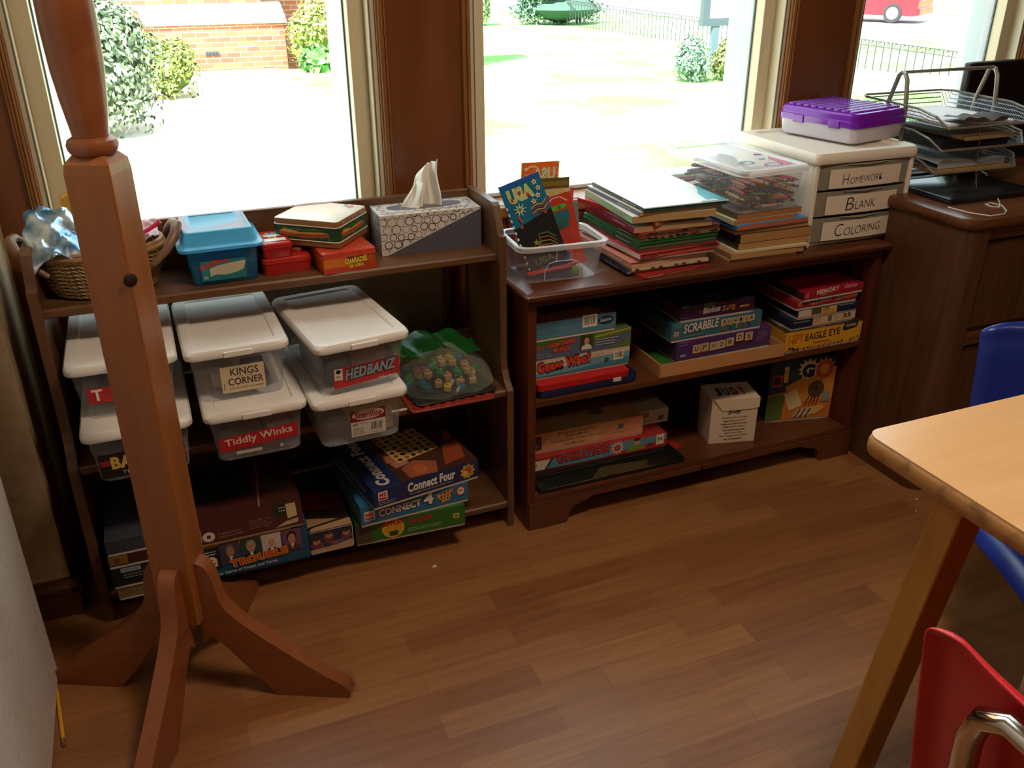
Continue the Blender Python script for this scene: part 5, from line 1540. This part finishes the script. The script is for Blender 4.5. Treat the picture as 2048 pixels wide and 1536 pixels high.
# purple pencil case
t = thing('pencil_case', 'purple lidded pencil case with a ribbed top on the drawer unit', 'pencil case', (1.748, 1.888, ZP + DH + .0005), 12)
W, D = .228, .262
m = MB(); m.loft([rr(.010, .010, W - .010, D - .010, .018, 0), rr(.006, .006, W - .006, D - .006, .02, .004), rr(.002, .002, W - .002, D - .002, .022, .040)], cap1=False); m.build('base', clear('frosted_plastic', 'e4dce4', .68, .35, 'f0e8f0', .2), t)
m = MB(); m.box(.05, .03, .005, W - .02, D - .06, .030); m.build('contents', flat('9a5a7a', .6), t, bevel=.008)
PUR = clear('purple_plastic', '7d1fae', .82, .16, 'b070dc', .2)
m = MB(); m.loft([rr(.001, .001, W - .001, D - .001, .022, .040), rr(-.001, -.001, W + .001, D + .001, .022, .041), rr(-.001, -.001, W + .001, D + .001, .022, .056), rr(.002, .002, W - .002, D - .002, .022, .058), rr(.002, .002, W - .002, D - .002, .022, .070), rr(.006, .006, W - .006, D - .006, .020, .076), rr(.012, .012, W - .012, D - .012, .016, .078)]); m.build('lid', PUR, t)
m = MB()
for i in range(18):
    for j in range(9):
        u, v = .020 + i * (W - .04) / 17, .022 + j * (D - .044) / 8.6
        m.loft([rr(u - .0034, v - .0035, u + .0034, v + .018, .0030, .0775, 3), rr(u - .0028, v - .0025, u + .0028, v + .017, .0024, .0815, 3), rr(u - .0014, v - .001, u + .0014, v + .0155, .0012, .0828, 3)], cap0=False)
m.build('ribs', PUR, t)
m = MB(); m.box(-.004, .05, .036, .002, .085, .056); m.box(-.004, .17, .036, .002, .205, .056); m.build('clasp', PUR, t, bevel=.0015)

# ------------------------------------------------------------------ things on the desk
ZD = .7872
t = thing('laptop', 'closed black laptop lying flat near the left edge of the desk', 'laptop', (1.905, 1.680, ZD), -2)
m = MB(); m.loft([rr(0, 0, .30, .215, .01, z) for z in (0, .009)]); m.build('base', M['black'], t, bevel=.001)
m = MB(); m.loft([rr(.001, .001, .299, .214, .01, .0095), rr(.001, .001, .299, .214, .01, .0135), rr(.004, .004, .296, .211, .01, .0155)]); m.build('lid', flat('1c2022', .22), t)
# three tier wire tray
TR = (1.98, 1.815, ZD)
tray = thing('letter_tray', 'grey wire mesh three tier letter tray on the desk', 'letter tray', TR, -2)
wire = flat('9a9488', .35, .5, .5)
W, D = .33, .345
TZs = (.038, .102, .162)
for k, zt in enumerate(TZs):
    y0 = .018 - .009 * k
    m = MB()
    # side walls slope down to a low front lip
    def loop(zo, inset=0): return [(inset, y0 + .035, zo + .030), (.012, y0 - .005, zo + .003), (W - .030, y0 - .005, zo + .003), (W - inset, y0 + .035, zo + .030), (W - inset, y0 + .10, zo + .042), (W - inset, y0 + D - .03, zo + .046), (W - .022, y0 + D, zo + .046), (.022, y0 + D, zo + .046), (inset, y0 + D - .03, zo + .046), (inset, y0 + .10, zo + .042)]
    m.tube(loop(zt), .0035, 6, closed=True)
    tier = m.build('tier_frame', wire, tray)
    m = MB()
    m.box(.022, y0, zt, W - .022, y0 + D - .02, zt + .0006)
    lp = loop(zt)
    bt = [(.022, y0 + .03, zt), (.016, y0, zt), (W - .034, y0, zt), (W - .022, y0 + .03, zt), (W - .022, y0 + .10, zt), (W - .022, y0 + D - .03, zt), (W - .03, y0 + D - .02, zt), (.03, y0 + D - .02, zt), (.022, y0 + D - .03, zt), (.022, y0 + .10, zt)]
    m.loft([bt, lp], cap0=False, cap1=False, smooth=False)
    m.build('screen', M['screen'], tier)
m = MB()
for x in (.003, W - .003):
    m.tube([(x, .148, .0), (x, .150, .10), (x, .154, .20), (x, .166, .270), (x, .176, .285), (x, .188, .288), (x, .199, .280), (x, .225, .20), (x, .236, .10), (x, .240, .0)], .0062, 8)
m.tube([(.003, .184, .289), (W - .003, .184, .289)], .0048, 8)
for y in (.148, .240): m.tube([(.003, y, .006), (W - .003, y, .006)], .004, 8)
m.build('handle_frame', wire, tray)
def sheet(label, tier, x0, y0, wd, dp, th, c, yaw=0, name='paper_stack', cat='papers', wave=.0, dz=0):
    Tm = Matrix.Translation(TR) @ Matrix.Rotation(math.radians(-2), 4, 'Z')
    loc = Tm @ Vector((x0, y0, TZs[tier] + .0012 + dz))
    m = MB()
    if wave:
        def top(i, j): return (wd * i, dp * j, th + wave * math.sin(i * 7 + j * 3) * (1 - j) + wave * .6 * math.sin(i * 17))
        m.grid(top, 16, 6); m.grid(lambda i, j: (wd * i, dp * (1 - j), 0), 16, 6)
        m.grid(lambda i, j: (wd * (1 - i), 0, 0) if j < .5 else top(1 - i, 0), 16, 1, smooth=False)
    else: m.box(0, 0, 0, wd, dp, th)
    return tag(m.build(name, flat(c, .6), None, loc=loc, rot=(0, 0, math.radians(-2 + yaw))), label, cat)
sheet('white papers in the top tier of the letter tray', 2, .05, .03, .225, .28, .006, 'f0eeea')
sheet('dark crumpled notebook lying on the white papers in the top tier', 2, .075, .012, .17, .07, .010, '4a4036', 4, 'notebook', 'notebook', .006, .0085)
sheet('black folder in the middle tier of the letter tray', 1, .035, .03, .24, .29, .022, '17191a', 1, 'folder', 'folder')
sheet('tan padded envelope on the black folder in the middle tier', 1, .095, .006, .19, .24, .010, 'a58a62', 3, 'envelope', 'envelope', 0, .0235)
sheet('pale grey crumpled papers in the bottom tier of the letter tray', 0, .035, .03, .25, .27, .014, 'aab0b4', 2, 'paper_stack', 'papers', .008, .010)
sheet('brown folder under the grey papers in the bottom tier', 0, .035, .012, .25, .29, .008, 'a88450', 0, 'folder', 'folder')
m = MB(); m.tube([(2.06, 1.84, .965), (2.09, 1.802, .962), (2.105, 1.800, .90), (2.11, 1.80, .84), (2.09, 1.77, .807), (2.06, 1.74, .804)], .0008, 5)
tag(m.build('string', flat('8a4a34', .5)), 'thin red brown string hanging down from the letter tray', 'string')
m = MB(); m.tube([(2.30, 1.96, .792), (2.24, 1.87, .80), (2.17, 1.79, .790), (2.09, 1.70, .790), (2.035, 1.640, .790), (2.00, 1.61, .7895), (1.985, 1.62, .7895), (1.99, 1.645, .7895), (2.015, 1.650, .7895), (2.02, 1.62, .7895), (1.985, 1.575, .7895), (1.955, 1.556, .7895), (1.91, 1.556, .7895), (1.885, 1.60, .7895), (1.880, 1.66, .7895)], .0018, 6)
tag(m.build('white_cable', flat('cfcac0', .4)), 'white cable looping over the front corner of the desk', 'cable')
t = thing('monitor', 'black monitor standing at the right on the desk, seen at the picture edge', 'monitor', (2.335, 2.085, ZD), 3)
m = MB(); m.loft([[(0, 0, z0), (.52, 0, z0), (.52, .03, z0), (0, .03, z0)] for z0 in (.0, .29)], smooth=False); m.build('case', M['black'], t, bevel=.008)
m = MB(); m.box(.012, -.001, .05, .508, .001, .278); m.build('screen', M['black_gloss'], t)
m = MB(); m.loft([rr(.16, -.05, .36, .10, .02, z0) for z0 in (0, .008)]); m.build('stand', M['black'], t)

# ------------------------------------------------------------------ bits on the floor
t = thing('pencil', 'yellow pencil on the floor sticking out from under the white door', 'pencil', (-.3345, 1.500, .0042), 0)
T = Matrix.Rotation(math.radians(97), 4, 'Z') @ Matrix.Rotation(PI / 2, 4, 'Y')
m = MB(); m.lathe([(.0038, 0.0), (.0038, .14)], 6, T=T); m.lathe([(.0037, .14), (.0007, .158)], 6, T=T); m.build('shaft', flat('d8a02c', .35), t, angle=20)
m = MB(); m.lathe([(.0041, -.012), (.0041, .0005)], 12, T=T); m.build('ferrule', flat('b8a880', .3, .5, .8), t)
m = MB(); m.lathe([(.0037, -.020), (.0037, -.012)], 12, T=T); m.build('eraser', flat('8a4a3c', .7), t)
for i, (x, y, lb) in enumerate(((1.838, 1.52, 'white crumb on the floor nearest the desk corner'), (1.792, 1.476, 'white crumb on the floor between the desk and the table leg'))):
    m = MB(); m.loft([rr(-.003, -.002, .003, .002, .0015, 0, 3), rr(-.002, -.0014, .002, .0014, .001, .002, 3)]); tag(m.build('crumb', flat('e8dccc', .7), None, loc=(x, y, .0)), lb, 'crumb')
m = MB(); m.loft([rr(-.006, -.003, .006, .003, .001, 0, 3), rr(-.005, -.002, .005, .003, .001, .003, 3)]); tag(m.build('paper_scrap', flat('d8ccb8', .7), None, loc=(.50, 1.745, 0), rot=(0, 0, .3)), 'scrap of pale paper on the floor before the walnut bookcase', 'paper scrap')
m = MB(); m.loft([rr(-.005, -.001, .005, .001, .0008, 0, 3), rr(-.005, -.001, .005, .001, .0008, .001, 3)]); tag(m.build('paper_scrap', flat('e0d4c4', .7), None, loc=(.435, .995, 0), rot=(0, 0, .4)), 'tiny pale scrap on the open floor at the bottom of the picture', 'paper scrap')

# housings above the ceiling lamp and the added table fill (overhead, unseen)
for x, y in ((.75, .72), (2.3, -.9)):
    t = thing('overhead_light_housing', 'unseen housing for a warm overhead light', 'ceiling light', (x, y, 2.6), 0, 'ceiling lights')
    m = MB(); m.box(-.30, -.22, -.06, .30, .22, 0); m.build('housing', flat('e0d8c8', .5), t, bevel=.004)

# ------------------------------------------------------------------ outside
def gz(x, y):
    r = math.hypot(x, y)
    return -.3 if r < 15.5 else (-.3 - .55 * min(1, (r - 15.5) / 4.5) - .1 * min(1, max(0, (r - 20) / 15)))
def lawn_mat():
    m = bpy.data.materials.new('lawn_and_paving')
    N, L, b = nodes(m)
    tc = N.new('ShaderNodeTexCoord')
    n1 = N.new('ShaderNodeTexNoise'); n1.inputs['Scale'].default_value = .55; n1.inputs['Detail'].default_value = 8; n1.inputs['Roughness'].default_value = .7
    L.new(tc.outputs['Object'], n1.inputs['Vector'])
    cr = N.new('ShaderNodeValToRGB')
    cr.color_ramp.elements[0].position = .42; cr.color_ramp.elements[0].color = lin('62904a')
    cr.color_ramp.elements[1].position = .62; cr.color_ramp.elements[1].color = lin('a9ae8a')
    L.new(n1.outputs['Fac'], cr.inputs['Fac'])
    L.new(cr.outputs['Color'], b.inputs['Base Color'])
    b.inputs['Roughness'].default_value = .9
    b.inputs['Specular IOR Level'].default_value = .1
    return m
m = MB()
m.grid(lambda i, j: (-30 + 90 * i, 2.36 + 70 * j, gz(-30 + 90 * i, 2.36 + 70 * j)), 90, 70)
g = struct(m.build('ground', lawn_mat()))
m = MB()
for a, b2, c, d in ((-8, 2.36, 2.4, 12.6), (-8, 12.6, 2.2, 15.4), (2.4, 2.36, 14, 6.6)):
    m.box(a, b2, -.45, c, d, -.292)
struct(m.build('path_paving', speckle('concrete', 'c8c2b4', 'd8d2c6', 6, .9, .02)))
m = MB(); m.grid(lambda i, j: (20 + 9 * i, 8 + 40 * j, -.94), 6, 10); struct(m.build('road', speckle('asphalt', '9c9a96', 'a8a6a2', 3, .9, .02)))

HB = (0, 15.8, -.3)
hs = thing('brick_building', 'red brick building with a pale sloping ledge beyond the path', 'building', HB)
m = MB(HB); m.box(-9, 15.8, -.5, 2.46, 16.6, .38); m.build('lower_wall', M['brick'], hs)
m = MB(HB); m.prism([(15.76, .36), (15.76, .40), (16.25, .64), (16.6, .64), (16.6, .36)], -9, 2.50, 'x'); m.build('ledge', speckle('limestone', 'd8d0c0', 'e4dccc', 10, .8, .05), hs)
m = MB(HB); m.box(-9, 16.25, .6, 2.2, 17, 6); m.build('upper_wall', M['brick'], hs)
m = MB(HB); m.box(2.0, 17.0, -.6, 4.4, 17.6, 6); m.build('side_wall', M['brick'], hs)
m = MB(HB); m.box(.19, 15.70, -.28, .29, 15.80, .62); m.build('downspout', flat('8a5a4c', .5), hs, bevel=.02)
m = MB(HB); m.box(1.18, 15.785, -.10, 1.39, 15.80, -.04)
for i in range(7): m.box(1.195 + i * .027, 15.775, -.09, 1.207 + i * .027, 15.79, -.05)
m.build('air_grate', flat('3c4248', .6), hs)

def shrub(label, c, rx, ry, rz, n, cols, name='shrub', size=.07, seed=1, sink=.0, bumps=5, cat='shrub'):
    R = random.Random(seed)
    t = thing(name, label, cat, c)
    m = MB()
    lumps = [(0, 0, rz * .55, 1.0)] + [(R.uniform(-.5, .5) * rx, R.uniform(-.5, .5) * ry, rz * R.uniform(.5, 1.1), R.uniform(.45, .7)) for _ in range(bumps)]
    for i in range(n):
        lx, ly, lz, s = R.choice(lumps)
        a, b2 = R.uniform(0, 2 * PI), math.acos(R.uniform(-.75, 1))
        q = R.uniform(.78, 1.06)
        d = Vector((math.sin(b2) * math.cos(a), math.sin(b2) * math.sin(a), math.cos(b2)))
        P = Vector((lx + d.x * rx * s * q, ly + d.y * ry * s * q, max(.02, lz * .8 + d.z * rz * .62 * s * q)))
        u = d.cross(Vector((R.uniform(-1, 1), R.uniform(-1, 1), R.uniform(-1, 1)))).normalized()
        v = (d.cross(u) + d * R.uniform(-.5, .9)).normalized()
        e = size * R.uniform(.6, 1.3)
        m.add([P - u * e * .4, P + v * e, P + u * e * .4, P - v * e * .5], [(0, 1, 2, 3)], R.randrange(len(cols)))
    m.build('foliage', [flat(x, .7, .2) for x in cols], t)
    m = MB()
    for lx, ly, lz, s in lumps:
        m.lathe([(.001, max(.0, lz * .8 - rz * .5 * s)), (rx * .55 * s, lz * .8 - rz * .2 * s), (rx * .72 * s, lz * .8), (rx * .5 * s, lz * .8 + rz * .36 * s), (.001, lz * .8 + rz * .5 * s)], 12, (lx, ly))
    m.build('inner_growth', flat(cols[0], .9, .1), t)
    m = MB(); m.tube([(0, 0, -.1), (.02, 0, rz * .5)], .04, 6); m.build('stem', flat('4a3a2a', .8), t)
    return t
shrub('large blue green spruce shrub left of the path', (-.50, 10.35, -.3), .88, .70, 1.28, 10500, ['48553f', '66775a', '8a9a7a', 'a9b699'], size=.052, seed=3)
shrub('rounded yellow green shrub right of the big spruce shrub', (.44, 12.7, -.3), .46, .42, .64, 4600, ['4c5a2c', '74843c', '9aa24e', 'bcbe74'], size=.042, seed=4)
shrub('yellow flowering bush against the brick corner', (2.80, 15.3, -.3), .36, .30, .88, 2600, ['5f7030', '9a9a44', 'bdb464', 'd2cc90'], size=.05, seed=5)
shrub('low green clump of grassy leaves under the yellow bush', (2.85, 14.75, -.3), .30, .22, .30, 700, ['3f6a34', '5a8a48', '78a860'], size=.14, seed=6, bumps=3)
shrub('blue green juniper shrub on the lawn, left of a pair', (7.42, 11.40, -.3), .26, .28, .58, 4200, ['44584e', '607c68', '80a088'], size=.036, seed=7)
shrub('olive green shrub on the lawn, right of a pair', (7.98, 11.28, -.3), .25, .28, .50, 3800, ['4e5634', '70784a', '8e945e'], size=.036, seed=8)
shrub('sage green evergreen bush at the left end of the far hedge', (11.45, 31.4, gz(11.45, 31.4)), .55, .5, 1.0, 2200, ['566445', '7c8c60', '98a878'], size=.10, seed=20)
shrub('long dark blue green spruce hedge across the far side of the lawn', (14.5, 31.0, gz(14.5, 31.0)), 1.75, .6, 1.15, 7000, ['40584e', '64826f', '86a292'], name='hedge', size=.11, seed=21, bumps=9, cat='hedge')
shrub('small dark green bush across the road', (40.5, 30.0, -1.0), .8, .8, 1.1, 700, ['4a7a44', '6a9a60'], size=.16, seed=31)

SG = (13.2, 19.0, gz(13.2, 19))
sg = thing('sign_board', 'white outdoor notice sign in a dark grey frame on two posts', 'sign', SG)
m = MB(SG)
for q in ((12.52, -.20, 14.6, -.03), (12.52, 1.2, 14.6, 1.36), (12.52, -.03, 12.70, 1.2), (14.42, -.03, 14.6, 1.2)): m.box(q[0], 18.95, q[1], q[2], 19.10, q[3])
m.build('frame', flat('3c4650', .5), sg)
m = MB(SG); m.box(12.70, 19.0, -.03, 14.42, 19.05, 1.2); m.build('panel', flat('e8e8e4', .4), sg)
for x in (12.92, 13.58):
    m = MB(SG); m.box(x - .09, 18.97, SG[2] - .2, x + .09, 19.08, -.20); m.build('post', flat('4a5866', .5), sg)
FN = (14.3, 19.0, -.86)
fn = thing('iron_fence', 'grey iron fence with ring topped pickets along the road', 'fence', FN)
m = MB(FN)
y = 11.5
while y < 30:
    m.box(14.292, y - .008, -1.0, 14.308, y + .008, -.12 - .012 * (30 - y)); y += .22
m.build('pickets', flat('34383c', .6), fn)
m = MB(FN)
for dz in (0, -.10): m.prism([(11.5, -.345 + dz), (30, -.123 + dz), (30, -.108 + dz), (11.5, -.33 + dz)], 14.29, 14.31, 'x')
m.build('rails', flat('34383c', .6), fn)
m = MB(FN)
y = 11.61
while y < 30:
    zc = -.395 + .012 * (y - 11.5)
    m.tube([(14.3, y + .045 * math.cos(a), zc + .045 * math.sin(a)) for a in [2 * PI * k / 10 for k in range(10)]], .009, 4, closed=True); y += .22
m.build('ring_row', flat('2a2c30', .6), fn)
CR = (26.1, 27.3, -.94)
car = thing('car', 'red car parked along the road, seen from its back corner', 'car', CR)
m = MB(CR)
side = [(25.52, -.62), (25.52, -.20), (25.58, .02), (25.72, .06), (26.1, .48), (27.6, .52), (28.5, .06), (29.4, -.06), (29.55, -.35), (29.5, -.68), (25.6, -.70)]
m.prism(side, 25.22, 26.98, 'x'); m.build('body', flat('b01c2c', .2), car, bevel=.06, seg=3)
for y in (26.35, 28.75):
    m = MB(CR); m.lathe([(.20, -.09), (.32, -.08), (.33, 0), (.32, .08), (.20, .09)], 24, T=Matrix.Translation((25.26 - CR[0], y - CR[1], -.61 - CR[2])) @ Matrix.Rotation(PI / 2, 4, 'Y'))
    wh = m.build('wheel', flat('1e1f22', .7), car) if False else None
    T = Matrix.Translation((25.26, y, -.61)) @ Matrix.Rotation(PI / 2, 4, 'Y')
    m = MB(); m.lathe([(.20, -.09), (.31, -.09), (.325, 0), (.31, .08), (.20, .09)], 24, T=Matrix.Translation(-Vector(CR)) @ T); wh = m.build('wheel', flat('1e1f22', .7), car)
    m = MB(); m.lathe([(.001, -.105), (.12, -.10), (.20, -.092), (.205, -.05)], 24, T=Matrix.Translation(-Vector(CR)) @ T); m.build('hubcap', flat('d8d8d8', .3), wh)
m = MB(CR); m.prism([(25.85, .10), (26.15, .43), (27.5, .46), (28.3, .10)], 25.205, 25.23, 'x'); m.build('side_window', flat('2a3036', .1), car)
m = MB(CR); m.box(25.30, 25.48, -.18, 25.62, 25.55, -.02); m.build('tail_lamp', flat('c8404a', .15), car, bevel=.01)
m = MB(CR); m.box(25.25, 25.45, -.66, 26.95, 25.55, -.42); m.build('bumper', flat('a81a2a', .3), car, bevel=.03)
car.rotation_euler = (0, 0, math.radians(30))
car.location = (25.5, 27.61, -.94)
